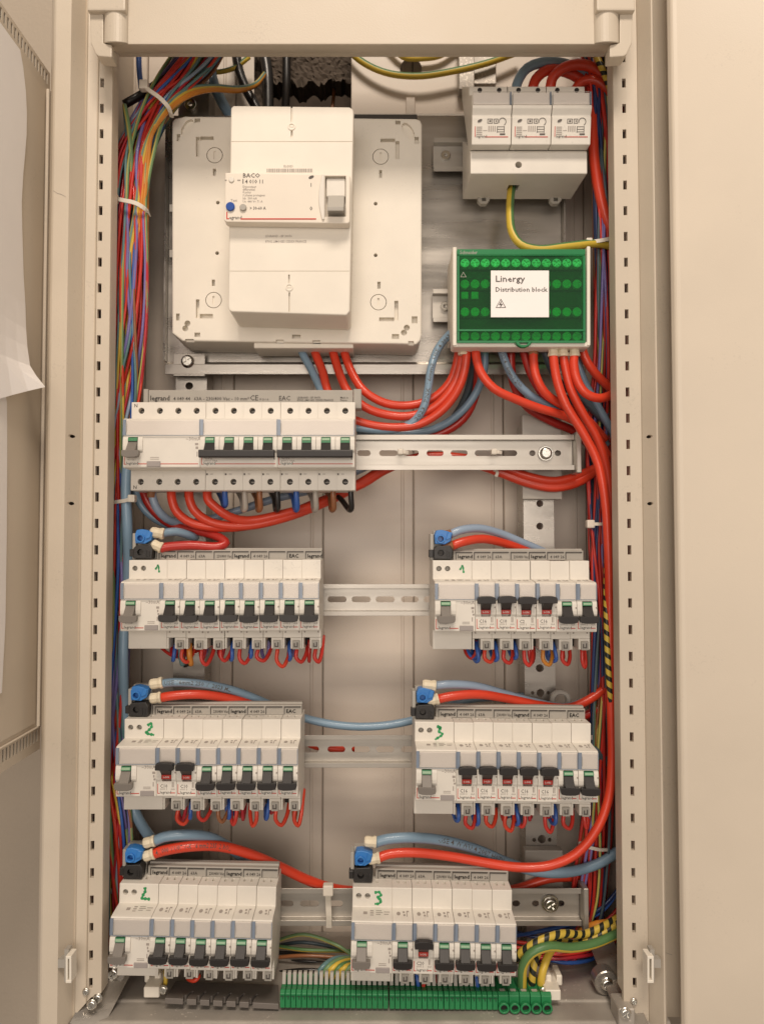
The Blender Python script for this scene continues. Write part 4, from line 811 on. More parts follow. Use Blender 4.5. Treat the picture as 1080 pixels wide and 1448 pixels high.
# ------------------------------------------------------------------ top row: four-pole devices
a1 = U(174, 631, 0); b1 = U(501.5, 631, 0); Z1 = (UZ(568.5, .022) + UZ(693.5, .022)) / 2; ZS1 = (UZ(568.5, .022) - UZ(693.5, .022)) / .082; SX1 = (b1.x - a1.x) / (12 * MOD * .001)
def four_pole(k, kind, label):
    t = thing('four_pole_breaker' if kind != 'rcd' else 'residual_current_breaker', label, 'breaker' if kind != 'rcd' else 'differential switch', (a1.x + k * MOD * .001 * SX1, 0, Z1), 'four-pole devices in the top row'); w_ = 4 * MOD
    t.scale = (SX1, 1, ZS1); cut = MB()
    hx_ = [6.2 + MOD * .97 * i for i in range(4)] if kind == 'rcd' else [9.0 + MOD * .985 * i for i in range(4)]
    if kind == 'rcd': hx_ = [9.6 + MOD * .985 * i for i in range(4)]
    for xx in hx_:
        for z in (33.0, -33.0): cut.cyl((xx, z), 2.9, 10, 36, 'y', 18)
    if kind == 'rcd': cut.box(5.2, 13.6, -2, 7, -8.5, 5.6)
    else:
        for i in range(4): cut.box(5 + MOD * i, 13.2 + MOD * i, -2, 7, -8.5, 5.6)
        for i in range(1, 4): cut.box(MOD * i - .12, MOD * i + .12, 20, 22.6, 22, 45).box(MOD * i - .12, MOD * i + .12, 20, 22.6, -45, -22.7)
    tp('housing', MB().prism(nose_profile(-41), .12, w_ - .12, 'x'), 'device', t, .35, cut=cut)
    for xx in hx_:
        for z in (33.0, -33.0):
            s_ = tp('terminal_screw', MB().cyl((xx, z), 2.75, 29, 35.9, 'y', 14), 'comb_dark', t); tp('screw_slot', MB().box(xx - 2.0, xx + 2.0, 28.6, 28.95, z - .4, z + .4), 'comb', s_)
    window(t, 0, w_)
    if kind == 'rcd':
        cheeks(t, 0, 18.5, 5.0, 13.8); tp('lever', lever_shape(MB(), 9.2, 15.4, -13.6, 1.6, False), 'grey_lever', t, .45, 2)
        tp('state_flag', MB().prism([(-1.6, 4.9), (-2.6, 1.7), (2.5, 1.7), (2.5, 4.9)], 5.1, 13.5, 'x'), 'green_flag', t)
        tp('brand_line', MB().box(1.0, 1.6, -.18, -.05, -19.2, -9.6).box(1.61, 3, -.18, -.05, -19.2, -18.6).box(14, 69, -.18, -.05, -18.9, -18.2), 'print_red', t)
        tp('brand_print', MB().text('legrand', 3.2, -19.2, 2.6, -.1).text('N', 2.5, 36.2, 3.2, 21.8).text('N', 2.5, -39.6, 3.2, 21.8), 'print', t, recalc=False)
        sf = MB().text('~30mA', 57.5, 2.4, 3.2, -.1).text('411661', 4.2, -15.6, 1.8, -.1).box(66, 69, -.18, -.05, -1.8, .2).box(66.6, 69, -.18, -.05, -5.2, -3).box(67.6, 68.4, -.18, -.05, -12, -7.6).box(25, 33, -.18, -.05, -13, -12.5).box(25, 33, -.18, -.05, -14.6, -14.1)
        tp('fine_print', sf, 'print_soft', t, recalc=False); tp('test_button', MB().box(22, 34.6, -.9, -.05, -21.2, -16.2), 'test_button', t, .35)
    else:
        for i in range(4):
            x = MOD * i; cheeks(t, x, x + MOD, x + 4.6, x + 13.5)
            fl = tp('state_flag', MB().prism([(-1.6, 4.9), (-2.6, .2), (2.5, .2), (2.5, 4.9)], x + 4.9, x + 13.1, 'x'), 'green_flag', t); tp('flag_mark', MB().prism([(-2.3, 4.3), (-2.75, 2.2), (-2.6, 2.2), (-2.15, 4.3)], x + 5.5, x + 12.5, 'x'), 'green_pale', fl)
            tp('lever_stem', MB().add([(x + 4.8, -2.4, .1), (x + 13.2, -2.4, .1), (x + 13.2, -8, -6.9), (x + 4.8, -8, -6.9), (x + 4.8, 3, .1), (x + 13.2, 3, .1), (x + 13.2, 3, -6.9), (x + 4.8, 3, -6.9)], [(0, 1, 2, 3), (4, 7, 6, 5), (0, 4, 5, 1), (1, 5, 6, 2), (2, 6, 7, 3), (3, 7, 4, 0)]), 'lever', t)
            tp('pole_mark', MB().box(x + .8, x + 2.2, 21.4, 21.95, -26.8, -25.2).box(x + 4.5, x + 7.2, 21.6, 21.95, -26, -25.7), 'print', t)
        tp('lever', MB().prism([(-10, -6.9), (-10.6, -8), (-10.2, -13), (-9, -13.9), (-4.4, -13.6), (-4, -7)], .6, w_ - 1.6, 'x'), 'lever', t, .5, 2)
        tp('brand_line', MB().box(1.0, 1.6, -.18, -.05, -19.2, -9.6).box(1.61, 3, -.18, -.05, -19.2, -18.6).box(14, 69, -.18, -.05, -18.9, -18.2), 'print_red', t)
        tp('brand_print', MB().text('legrand', 3.2, -19.2, 2.6, -.1).box(67.6, 68.3, -.18, -.05, -14.8, -10.4), 'print', t, recalc=False)
        tp('rating_print', MB().text(kind, 3.4, -14.4, 3.3, -.12), 'print_soft', t, recalc=False)
        sf = MB().text('6000 3  10kA', 3.4, -16.6, 1.6, -.1)
        tp('fine_print', sf, 'print_soft', t, recalc=False)
four_pole(0, 'rcd', 'wide four-pole differential switch with grey lever at the left of the top row')
four_pole(4, 'C32', 'four-pole breaker marked C32 in the middle of the top row')
four_pole(8, 'C40', 'four-pole breaker marked C40 at the right of the top row')
cb = thing('comb_busbar', 'long grey printed busbar cover above the top row', 'busbar', (a1.x, .039, Z1 + .041 * ZS1), 'comb busbars')
y0 = .0385; xa, xb = UX(208.5, y0), UX(499, y0); za, zb = UZ(569, y0) - .001, UZ(551, y0)
part('bar', MB().prism([(y0, za), (y0, zb - .001), (y0 + .001, zb), (y0 + .012, zb), (y0 + .012, za)], xa, xb, 'x'), 'comb', cb, bevel=.0003)
part('end_cap', MB().box(xb + .0004, UX(511, y0), y0 - .002, y0 + .014, UZ(578, y0), zb + .0004), 'comb', cb, bevel=.0006)
part('end_cap', MB().box(UX(201, y0), xa - .0004, y0 - .0005, y0 + .012, za, zb + .0008), 'comb', cb, bevel=.0006)
tx = MB()
for s_, px, h_ in (('legrand', 212, 7), ('4 049 44', 245, 5), ('63A - 230/400 Vac - 10 mm\u00b2', 274, 5), ('CE', 353, 7.5), ('EAC', 394, 6.5)): ptext(tx, s_, px, 566, h_, y0 - .0003, .95)
ptext(tx, 'legrand', 212.3, 566, 7, y0 - .0004, .95)
part('bar_print', tx, 'comb_dark', cb, recalc=False)
tx = MB()
for s_, px, py in (('IP 20 / A', 367, 566), ('LEGRAND - BP 30076', 420, 563.4), ('87002 LIMOGES CEDEX FRANCE', 420, 567), ('Made in', 481, 563.4), ('France', 481, 567)): ptext(tx, s_, px, py, 2.8, y0 - .0003, .9)
part('small_print', tx, 'comb_dark', cb, recalc=False)

# ------------------------------------------------------------------ thick feeder cables
RT, RB = .0043, .0040
def ferrule(pxa, pya, pxb, pyb, Y, label):
    a, b = U(pxa, pya, Y), U(pxb, pyb, Y); P = [a + (b - a) * f for f in (0, .12, .35, .65, .88, 1)]
    return solo('cable_sleeve', MB().tube(P, [.0036, .0048, .0050, .0046, .0056, .0050], 9), 'ferrule', label, 'sleeve', 'cream cable end sleeves', smooth=False, bevel=0)
def cb_(pix, m, label, r=RT, group='thick feeder cables', **k): return cable(pix, r, 'wire_' + m, label, group, 'feeder_cable', **k)
# main breaker outlets to the distribution block
cb_([(421, 482, .088), (428, 500, .085), (440, 522, .080), (452, 548, .074), (463, 575, .066), (480, 598, .064), (515, 606, .066), (555, 607, .068), (582, 598, .066), (598, 578, .062), (605, 550, .060), (609, 522, .062), (618, 495, .068), (634, 474, .078), (648, 462, .084)], 'blue_grey', 'printed blue-grey cable from the main breaker to the green block', RB)
cb_([(441, 482, .086), (446, 500, .084), (456, 525, .078), (463, 552, .070), (480, 582, .062), (510, 597, .064), (550, 604, .066), (592, 600, .066), (628, 577, .062), (650, 545, .056), (658, 515, .052), (660, 485, .052)], 'red', 'lowest of three red cables curving from main breaker to green block')
cb_([(467, 482, .086), (472, 502, .084), (480, 528, .078), (492, 554, .070), (515, 575, .066), (545, 586, .068), (580, 588, .068), (613, 576, .066), (638, 550, .062), (650, 520, .060), (655, 484, .060)], 'red', 'middle of three red cables curving from main breaker to green block')
cb_([(483, 482, .086), (489, 505, .084), (498, 528, .078), (515, 553, .072), (545, 570, .072), (580, 573, .074), (612, 563, .074), (636, 540, .070), (646, 512, .068), (650, 484, .066)], 'red', 'top one of three red cables curving from main breaker to green block')
cb_([(505, 609, .090), (560, 613, .092), (615, 606, .092), (650, 584, .086), (674, 553, .080), (684, 522, .074), (685, 484, .070)], 'blue_grey', 'pale blue cable sweeping below the three red cables to the green block', RB)
cb_([(560, 625, .098), (620, 614, .098), (655, 592, .094), (672, 558, .086), (676, 520, .078), (677, 484, .074)], 'red_dark', 'dark red cable behind the pale blue one left of the green block')
cb_([(630, 606, .104), (652, 575, .098), (664, 545, .090), (669, 515, .082), (668, 484, .078)], 'slate', 'dark slate cable between the red cables left of the green block', RB)
# out of the distribution block towards the right
cb_([(672, 484, .050), (673, 503, .049), (680, 527, .047), (698, 549, .047), (728, 564, .050), (762, 577, .054), (800, 589, .060), (838, 612, .070), (862, 650, .080)], 'red', 'red cable leaving the left of the green block and running right')
cb_([(706, 484, .056), (712, 505, .056), (725, 533, .056), (748, 558, .060), (785, 577, .066), (825, 595, .074), (858, 630, .082)], 'blue_grey', 'blue-grey printed cable curving right below the green block', RB)
cb_([(724, 484, .066), (722, 510, .068), (727, 545, .072), (745, 575, .078), (780, 596, .084), (815, 612, .088), (850, 650, .092)], 'red_dark', 'dark red cable hidden below the left half of the green block')
cb_([(738, 484, .060), (744, 510, .060), (754, 535, .058), (772, 562, .062), (805, 582, .070), (850, 615, .078)], 'red_dark', 'dark red cable beside the short red stub under the green block')
cb_([(755, 484, .050), (754, 503, .049), (757, 530, .048), (770, 555, .050), (792, 571, .056), (826, 590, .068), (856, 622, .076)], 'red', 'red cable with brown end below the middle of the green block')
cb_([(766, 484, .060), (775, 510, .062), (790, 540, .068), (818, 560, .076), (858, 598, .084)], 'slate', 'slate blue cable behind the three sleeved red cables', RB)
A = [(782, 500, .042), (783, 512, .041), (788, 540, .040), (800, 573, .040), (824, 612, .042), (844, 652, .044), (855, 705, .045), (860, 780, .046), (862, 880, .046), (864, 1000, .044), (865, 1080, .042), (860, 1130, .040), (844, 1172, .038), (815, 1207, .038), (778, 1224, .040), (735, 1227, .042), (690, 1221, .043), (640, 1212, .043), (585, 1206, .040), (550, 1208, .038), (534, 1214, .036)]
cb_(A, 'red', 'long red cable running down the right side to the bottom-row right bank')
cb_([(796, 500, .044), (798, 515, .044), (806, 548, .045), (824, 585, .048), (845, 622, .052), (858, 665, .056), (864, 730, .060), (867, 820, .064), (868, 930, .070), (872, 990, .074)], 'red', 'second long red cable dropping beside the right upright')
cb_([(812, 500, .042), (811, 515, .041), (816, 538, .040), (828, 556, .040), (848, 563, .042), (868, 556, .048), (885, 545, .060)], 'red', 'red cable looping from the right end of the green block into the upright')
cb_([(820, 486, .062), (830, 512, .062), (848, 535, .066), (872, 556, .072)], 'red', 'red cable slanting behind the loop at the right end of the green block')
cb_([(812, 486, .072), (822, 530, .074), (838, 562, .078), (855, 592, .080), (872, 622, .084)], 'blue_grey', 'blue-grey cable slanting down to the right upright beside the green block', RB)
cb_([(800, 560, .092), (830, 590, .094), (852, 630, .096), (862, 690, .098)], 'slate', 'dark slate cable deep behind the red cables at the right', RB)
cb_([(800, 585, .082), (835, 600, .084), (858, 640, .088), (870, 680, .09)], 'red_dark', 'short dark red cable crossing behind the long red pair')
for i, px in enumerate((655, 782, 796, 812)):
    w_ = ('left end', 'first of the right-hand three', 'second of the right-hand three', 'last of the right-hand three')[i]
    ferrule(px, 486, px, 504 - (2 if i == 0 else 0), .042 if i else .052, f'cream sleeve under the green block, {w_}')
a = U(754, 493, .0495); solo('cable_sleeve', MB().tube([(a.x, a.y, a.z + .006), (a.x, a.y, a.z), (a.x, a.y, a.z - .006)], .0047, 12), 'copper_sleeve', 'brown heat-shrink sleeve under the middle of the green block', 'sleeve', 'brown sleeves', smooth=True)
# top row outlets: three red, two blue, swinging right below the row and behind the rail
def low(x, dx, d, m, lab, r=RT):
    return cb_([(x, 690, .045), (x + 1, 706, .043), (x + 8, 722 + d, .043), (x + 30, 738 + d, .046), (x + 75 + dx, 744 + d, .052), (x + 130 + dx, 734 + d, .060), (x + 190 + dx, 712 + d * .6, .072), (512, 684 + d * .4, .084), (545, 664 + d * .4, .090), (600, 645, .092), (660, 652 + d * .5, .090), (705, 666 + d, .086), (745, 681 + d, .084), (785, 688 + d, .084), (822, 678 + d, .086), (850, 655, .092), (866, 620, .10)], m, lab, r)
low(242, 10, 2, 'red', 'first of three red cables from the top-row switch'); low(267, 0, 0, 'red', 'second of three red cables from the top-row switch'); low(293, -20, -8, 'red', 'third of three red cables from the top-row switch')
cb_([(215, 690, .047), (216, 704, .046), (224, 722, .048), (242, 737, .056), (275, 739, .070), (330, 724, .078), (390, 705, .082), (450, 690, .086), (500, 668, .092), (540, 650, .094)], 'blue_pale', 'pale blue cable from the top-row switch passing behind the red ones', RB)
cb_([(202, 690, .060), (208, 708, .060), (225, 730, .062), (250, 745, .060), (285, 752, .056), (310, 760, .050), (319, 768, .046), (308, 773, .043), (270, 771, .040), (232, 774, .037), (226, 776, .036)], 'red_dark', 'dark red cable turning back into the second-row left clamp')
cb_([(190, 690, .066), (196, 708, .068), (212, 728, .070), (235, 742, .072), (262, 752, .066), (276, 760, .060), (268, 757, .050), (250, 752, .043), (236, 753, .039), (230, 754, .037)], 'blue_grey', 'blue-grey cable hooking into the second-row left clamp', RB)
for x in (214, 242, 267, 293):
    a = U(x, 697, .045); solo('cable_sleeve', MB().tube([(a.x, a.y, a.z + .006), (a.x, a.y, a.z), (a.x, a.y, a.z - .0045)], .0041, 12), 'copper_sleeve', f'brown sleeve on the {dict([(214, "blue"), (242, "first red"), (267, "second red"), (293, "third red")])[x]} cable under the top-row switch', 'sleeve', 'brown sleeves', smooth=True)
# left riser
cb_([(182, 640, .050), (178, 690, .048), (180, 745, .048), (181, 800, .060), (177, 860, .064), (174, 930, .060), (176, 1000, .064), (181, 1070, .066), (188, 1140, .060), (201, 1168, .054), (212, 1184, .046), (216, 1190, .040)], 'blue_grey', 'thick blue-grey cable running down the left side to the bottom clamp', .0050)
# bank feeders
cb_([(636, 756, .037), (650, 750, .038), (676, 747, .046), (706, 754, .058), (740, 768, .068), (775, 783, .076), (815, 800, .088)], 'blue_pale', 'pale blue cable arching out of the second-row right clamp', RB)
cb_([(638, 772, .037), (655, 766, .038), (682, 762, .046), (712, 768, .058), (745, 780, .068), (790, 800, .080), (850, 800, .10)], 'red', 'red cable arching out of the second-row right clamp')
cb_([(228, 967, .037), (245, 965, .037), (290, 968, .044), (335, 978, .056), (385, 998, .068), (435, 1017, .076), (490, 1027, .078), (545, 1026, .078), (600, 1014, .084), (660, 990, .090), (740, 985, .094)], 'blue_grey', 'blue-grey cable from the third-row left clamp running right behind the banks', RB)
cb_([(226, 987, .037), (244, 984, .037), (280, 982, .042), (320, 987, .052), (360, 998, .062), (400, 1020, .074), (440, 1052, .082), (500, 1062, .090)], 'red', 'red cable arching out of the third-row left clamp')
cb_([(614, 970, .037), (632, 968, .037), (670, 970, .044), (712, 981, .054), (755, 993, .062), (800, 1000, .070), (840, 985, .078), (868, 962, .084)], 'blue_pale', 'pale blue cable arching out of the third-row right clamp', RB)
cb_([(618, 989, .037), (636, 985, .037), (676, 982, .042), (718, 988, .052), (765, 998, .060), (805, 1001, .066), (835, 988, .070), (862, 968, .074), (885, 945, .078)], 'red', 'red cable arching out of the third-row right clamp')
cb_([(780, 1012, .080), (826, 1012, .080), (850, 999, .082), (884, 978, .086)], 'red_dark', 'dark red cable below the pair entering the third-row right bank')
cb_([(840, 1060, .07), (852, 1073, .074), (870, 1085, .078), (885, 1088, .08)], 'slate', 'dark slate cable beside the third-row right bank', RB)
cb_([(218, 1190, .037), (232, 1184, .037), (262, 1181, .040), (295, 1184, .050), (322, 1197, .062), (345, 1216, .078), (370, 1240, .09)], 'blue_grey', 'blue-grey cable hooping out of the bottom-row left clamp', .0048)
cb_([(216, 1208, .037), (232, 1203, .037), (270, 1197, .040), (310, 1197, .048), (350, 1207, .056), (395, 1226, .064), (435, 1245, .074), (475, 1258, .084), (520, 1262, .092)], 'red', 'red printed cable from the bottom-row left clamp to the rail', .0048)
cb_([(530, 1192, .037), (548, 1187, .037), (590, 1185, .040), (632, 1190, .046), (675, 1202, .054), (715, 1219, .062), (755, 1232, .066), (800, 1234, .068), (845, 1222, .072), (880, 1200, .078)], 'blue_grey', 'blue-grey printed cable from the bottom-row right clamp to the right side', .0048)
cb_([(640, 1245, .090), (690, 1262, .088), (735, 1256, .084), (775, 1243, .082), (830, 1240, .09)], 'red', 'red cable passing behind the bottom rail at the right')
for (x0, y0_, x1, y1), lab in (((213, 752, 232, 755), 'upper sleeve at the second-row left clamp'), ((215, 769, 229, 775), 'lower sleeve at the second-row left clamp'), ((212, 968, 230, 965), 'upper sleeve at the third-row left clamp'), ((212, 988, 228, 986), 'lower sleeve at the third-row left clamp'),
                               ((597, 968, 616, 970), 'upper sleeve at the third-row right clamp'), ((604, 992, 620, 988), 'lower sleeve at the third-row right clamp'), ((203, 1193, 219, 1189), 'upper sleeve at the bottom-row left clamp'), ((203, 1212, 218, 1207), 'lower sleeve at the bottom-row left clamp'),
                               ((515, 1190, 532, 1191), 'upper sleeve at the bottom-row right clamp'), ((520, 1216, 537, 1213), 'lower sleeve at the bottom-row right clamp')):
    ferrule(x0, y0_, x1, y1, .035, f'cream {lab}')
for (x0, y0_, x1, y1), lab in (((624, 758, 638, 755), 'upper'), ((626, 774, 640, 771), 'lower')):
    p, q = U(x0, y0_, .036), U(x1, y1, .036); solo('cable_sleeve', MB().tube([p, (p + q) / 2, q], .0043, 12), 'copper_sleeve', f'brown {lab} sleeve at the second-row right clamp', 'sleeve', 'brown sleeves', smooth=True)

# printed cable markings, bent round the cable they are on
def cable_print(pix, f0, f1, txt, r, host):
    P = np.array(spline([U(*p) for p in pix], .004)); d = np.r_[0, np.cumsum(np.linalg.norm(np.diff(P, axis=0), axis=1))]; T = np.gradient(P, axis=0); T /= np.linalg.norm(T, axis=1)[:, None]
    vs, fs = text2d(txt); mx = max(v[0] for v in vs); L0, L1 = d[-1] * f0, d[-1] * f1; h = r * .9 / .7; out = []
    for a_, b_ in vs:
        s_ = L0 + (L1 - L0) * a_ / mx; i = min(np.searchsorted(d, s_), len(P) - 1); p = np.array([np.interp(s_, d, P[:, k]) for k in range(3)]); t = T[i]
        vw = np.array([0, -D, 0]) - p; vw = vw - t * (vw @ t); vw /= np.linalg.norm(vw); sd = np.cross(t, vw); an = (b_ - .35) * h / r
        out.append(tuple(p + (r + .00012) * (vw * math.cos(an) - sd * math.sin(an) * (1))))
    o = link('cable_print', MB().add(out, fs).mesh('cable_print', 1, tuple(host.location), recalc=False), 'print', host)
bo = {o.get('label', ''): o for o in bpy.data.objects}
for lab, pix, f0, f1, txt, r in (
    ('printed blue-grey cable from the main breaker to the green block', [(555, 607, .068), (582, 598, .066), (598, 578, .062), (605, 550, .060), (609, 522, .062), (618, 495, .068), (634, 474, .078)], .2, .98, '2023  PNK 16mm2  USE 4 3063', RB),
    ('blue-grey printed cable curving right below the green block', [(706, 484, .056), (712, 505, .056), (725, 533, .056), (748, 558, .060)], .15, .8, 'USE 4 16mm2 200', RB),
    ('blue-grey cable from the third-row left clamp running right behind the banks', [(228, 967, .037), (245, 965, .037), (290, 968, .044), (335, 978, .056)], .05, .9, 'USE 16mm2 250 V  2023 ML', RB),
    ('red printed cable from the bottom-row left clamp to the rail', [(216, 1208, .037), (232, 1203, .037), (270, 1197, .040), (310, 1197, .048), (350, 1207, .056)], .05, .8, '4 1000 V U07 V-K 16 mm2 235  2 ROL', .0048),
    ('blue-grey printed cable from the bottom-row right clamp to the right side', [(590, 1185, .040), (632, 1190, .046), (675, 1202, .054), (715, 1219, .062)], .2, .95, 'USE 4 WWU 4 2007 H07V', .0048)):
    cable_print(pix, f0, f1, txt, r, bo[lab])

# ------------------------------------------------------------------ small wires under the top row
for i, (px, m, dz) in enumerate(((318, 'blue', 22), (346, 'grey_wire', 28), (367, 'brown', 28), (392, 'black_wire', 28), (419, 'blue', 28), (446, 'grey_wire', 28), (471, 'brown', 28), (496, 'black_wire', 28))):
    cable([(px, 686, .040), (px, 700, .040), (px + 1, 690 + dz, .043), (px - 1 if i in (0, 4) else px - 2, 693 + dz, .052), (px - (4 if i < 7 else 14), 706, .068), (px - (10 if i < 7 else 30), 694, .085)], .0027, 'wire_' + m, f'{ORD[i]} short wire from the left hanging under the top-row breakers', 'short wires under the top row', 'jumper_wire', 10, 'wire', .003)
# ------------------------------------------------------------------ jumper loops under each bank
def loops(key, where, seed, reds, blues, special={}):
    B = BANKS[key]; rnd = random.Random(seed)
    def L(k, lx, y, z): return Vector((B['x0'] + (2 + k) * MOD * .001 * B['sx'] + lx * .001 * B['sx'], y * .001, B['z'] + B['roll'] * (2 + k) * MOD * .001 + z * .001 * B['zs']))
    for k in range(B['n'] - 2):
        if k in blues:
            m = special.get(('b', k), 'blue'); q = rnd.uniform(-1.2, 1.2); dz = rnd.uniform(9, 13)
            pts = [L(k, 5.2, 40, -36), L(k, 5.4, 31, -41), L(k, 5.6 + q, 29, -41 - dz * .8), L(k, 4 + q, 33, -41 - dz), L(k, 2.4 + q, 42, -41 - dz * .7), L(k, 1.5 + q * 2, 60, -40)]
            solo('jumper_wire', MB().tube(spline(pts, .002), .00185, 8), 'wire_' + m, f'{ORD[k]} {"blue" if m == "blue" else m} wire dropping from the terminals, {where}', 'wire', f'blue wires under the {where}', smooth=True)
        if k in reds:
            m = special.get(('r', k), rnd.choice(('red', 'red_thin', 'red_thin'))); dz = rnd.uniform(12, 18); q = rnd.uniform(-1.4, 1.4); e = rnd.choice((9.6, 10.4, 10.8, 9.0, 10.0, -7.5)); e = rnd.uniform(4.6, 5.6) if k == B['n'] - 3 else e
            pts = [L(k, 12.6, 34, -36), L(k, 12.6 + q * .3, 30, -42), L(k, 12.4 + q, 28, -41 - dz * .7), L(k, 12.6 + e * .45, 29, -41 - dz), L(k, 12.6 + e * .85, 34, -41 - dz * .6), L(k, 12.6 + e, 44, -40), L(k, 12.6 + e, 56, -34)]
            solo('jumper_wire', MB().tube(spline(pts, .002), .00185, 8), 'wire_' + m, f'{ORD[k]} {m.split("_")[0]} jumper loop from the left, {where}', 'wire', f'jumper loops under the {where}', smooth=True)
def strands(key, where, seed, n, cols):
    B = BANKS[key]; rnd = random.Random(seed)
    for k in range(n):
        x = B['x0'] + rnd.uniform(2.2, B['n'] - .3) * MOD * .001 * B['sx']; e = rnd.uniform(-.011, .008) * (1 if x < B['x0'] + (B['n'] - 1.2) * MOD * .001 else .3); dz = rnd.uniform(.008, .016); zb = B['z'] - .041 * B['zs'] + B['roll'] * (x - B['x0']); y = rnd.uniform(.036, .046)
        pts = [(x, y, zb + .006), (x + e * .05, y - .002, zb - dz * .5), (x + e * .4, y, zb - dz), (x + e * .8, y + .004, zb - dz * .7), (x + e, y + .014, zb + .002), (x + e * 1.1, y + .03, zb + .012)]
        m = rnd.choice(cols); solo('jumper_wire', MB().tube(spline(pts, .002), .0018, 8), 'wire_' + m, f'{ORD[k]} {m.split("_")[0]} strand tucked behind the loops, {where}', 'wire', f'strands behind the loops under the {where}', smooth=True)
strands('2L', W2L, 31, 9, ['red_dark', 'crimson', 'blue', 'violet']); strands('2R', W2R, 32, 8, ['red_dark', 'crimson', 'blue', 'navy', 'brown']); strands('3L', W3L, 33, 7, ['red_dark', 'crimson', 'blue', 'brown']); strands('3R', W3R, 34, 8, ['red_dark', 'crimson', 'blue', 'navy'])
loops('2L', W2L, 1, range(8), (0, 3, 4, 6)); loops('2R', W2R, 2, range(6), (0, 1, 2, 4), {('r', 3): 'orange'}); loops('3L', W3L, 3, range(7), (1, 3, 5), {('r', 2): 'brown'})
loops('3R', W3R, 4, range(7), (0, 1, 3, 5)); loops('4L', W4L, 5, (), (0,), {('b', 0): 'yellow'}); loops('4R', W4R, 6, (1,), (1, 4))
cable([(279, 1376, .040), (281, 1382, .030), (276, 1387, .028), (268, 1386, .032), (264, 1380, .045)], .0019, 'wire_red', 'short red wire bent under the bottom-row left bank', None, 'jumper_wire', 8, 'wire', .002)
for px, m, lab in ((256, 'teal', 'teal'), (268, 'orange', 'orange')):
    cable([(px, 910, .034), (px, 926, .030), (px + 2, 938, .034), (px + 1, 934, .05), (px - 6, 915, .07)], .0026, 'wire_' + m, f'thick {lab} wire stub under the second-row left bank', None, 'jumper_wire', 10, 'wire', .003)
cable([(218, 905, .07), (235, 922, .062), (250, 929, .058), (275, 922, .054), (300, 912, .05)], .0016, 'wire_red_thin', 'thin red wire sagging under the second-row left differential switch', None, 'jumper_wire', 8, 'wire', .004)

# ------------------------------------------------------------------ side bundles: each wire runs its own way down the channel
def bundle(side, n, ctrl, cols, seed, label, group, rad=(.0012, .0018)):
    rnd = random.Random(seed)
    for i in range(n):
        u, d = rnd.uniform(-1, 1), rnd.uniform(0, 1); ph = rnd.uniform(0, 6.28); fr = rnd.uniform(.5, 1.1); m = rnd.choices([c[0] for c in cols], [c[1] for c in cols])[0]; pts = []
        for j, (px, py, wd, ya, yb) in enumerate(ctrl):
            uu = max(-1, min(1, u * .8 + .45 * math.sin(ph + j * fr))); dd = max(0, min(1, d + .25 * math.sin(ph * 2 + j * fr * .9)))
            pts.append((px + uu * wd, py + rnd.uniform(-8, 8), ya + (yb - ya) * dd))
        nm = {'earth_pale': 'yellow-green', 'teal_stripe': 'green striped', 'red_thin': 'red', 'red_dark': 'dark red', 'black_wire': 'black', 'blue_pale': 'pale blue', 'blue_grey': 'blue-grey'}.get(m, m)
        cable(pts, rnd.uniform(*rad), 'wire_' + m, label.format(nm), group, 'bundle_wire', 7, 'wire', .008)
LC = [('red_thin', 8), ('red', 3), ('crimson', 4), ('violet', 4), ('blue', 3), ('earth_pale', 4), ('brown', 3), ('orange', 1), ('teal', 3), ('blue_pale', 2), ('red_dark', 2), ('yellow', 2)]
bundle('l', 125, [(312, 30, 30, .05, .10), (268, 95, 34, .05, .10), (222, 150, 24, .045, .09), (192, 215, 26, .04, .10), (184, 290, 24, .04, .09), (183, 380, 25, .04, .10), (182, 470, 24, .04, .10), (176, 550, 22, .05, .10), (168, 630, 18, .055, .11), (163, 710, 18, .06, .11), (165, 800, 18, .06, .11), (164, 900, 18, .06, .12), (161, 1000, 18, .06, .12), (160, 1090, 19, .06, .12), (164, 1170, 22, .05, .11), (165, 1260, 22, .06, .12), (172, 1340, 24, .08, .13)],
       LC, 21, 'thin {} wire in the loom down the left side', 'wires in the left loom')
for i, (m, off) in enumerate((('yellow', 0), ('orange', 3.5), ('teal_stripe', -3.5), ('orange', 7))):
    cable([(374, 104 + off * .2, .135), (362, 118 + off * .3, .12), (335, 125 + off * .5, .09), (300, 123 + off * .6, .07), (268, 128 + off, .052), (240, 148 + off * .9, .042), (215, 185 + off * .6, .038), (203 + off, 225, .040), (196 + off, 290, .040), (186 + off, 350, .042), (176 + off * 1.5, 430, .046), (182 + off, 500, .05), (176 + off, 600, .06), (166 + off, 700, .07)], .0020, 'wire_' + m,
          f'{("yellow", "upper orange", "green striped", "lower orange")[i]} wire coming out of the wall hole into the left loom', 'wires from the wall hole', 'bundle_wire', 8, 'wire', .006)
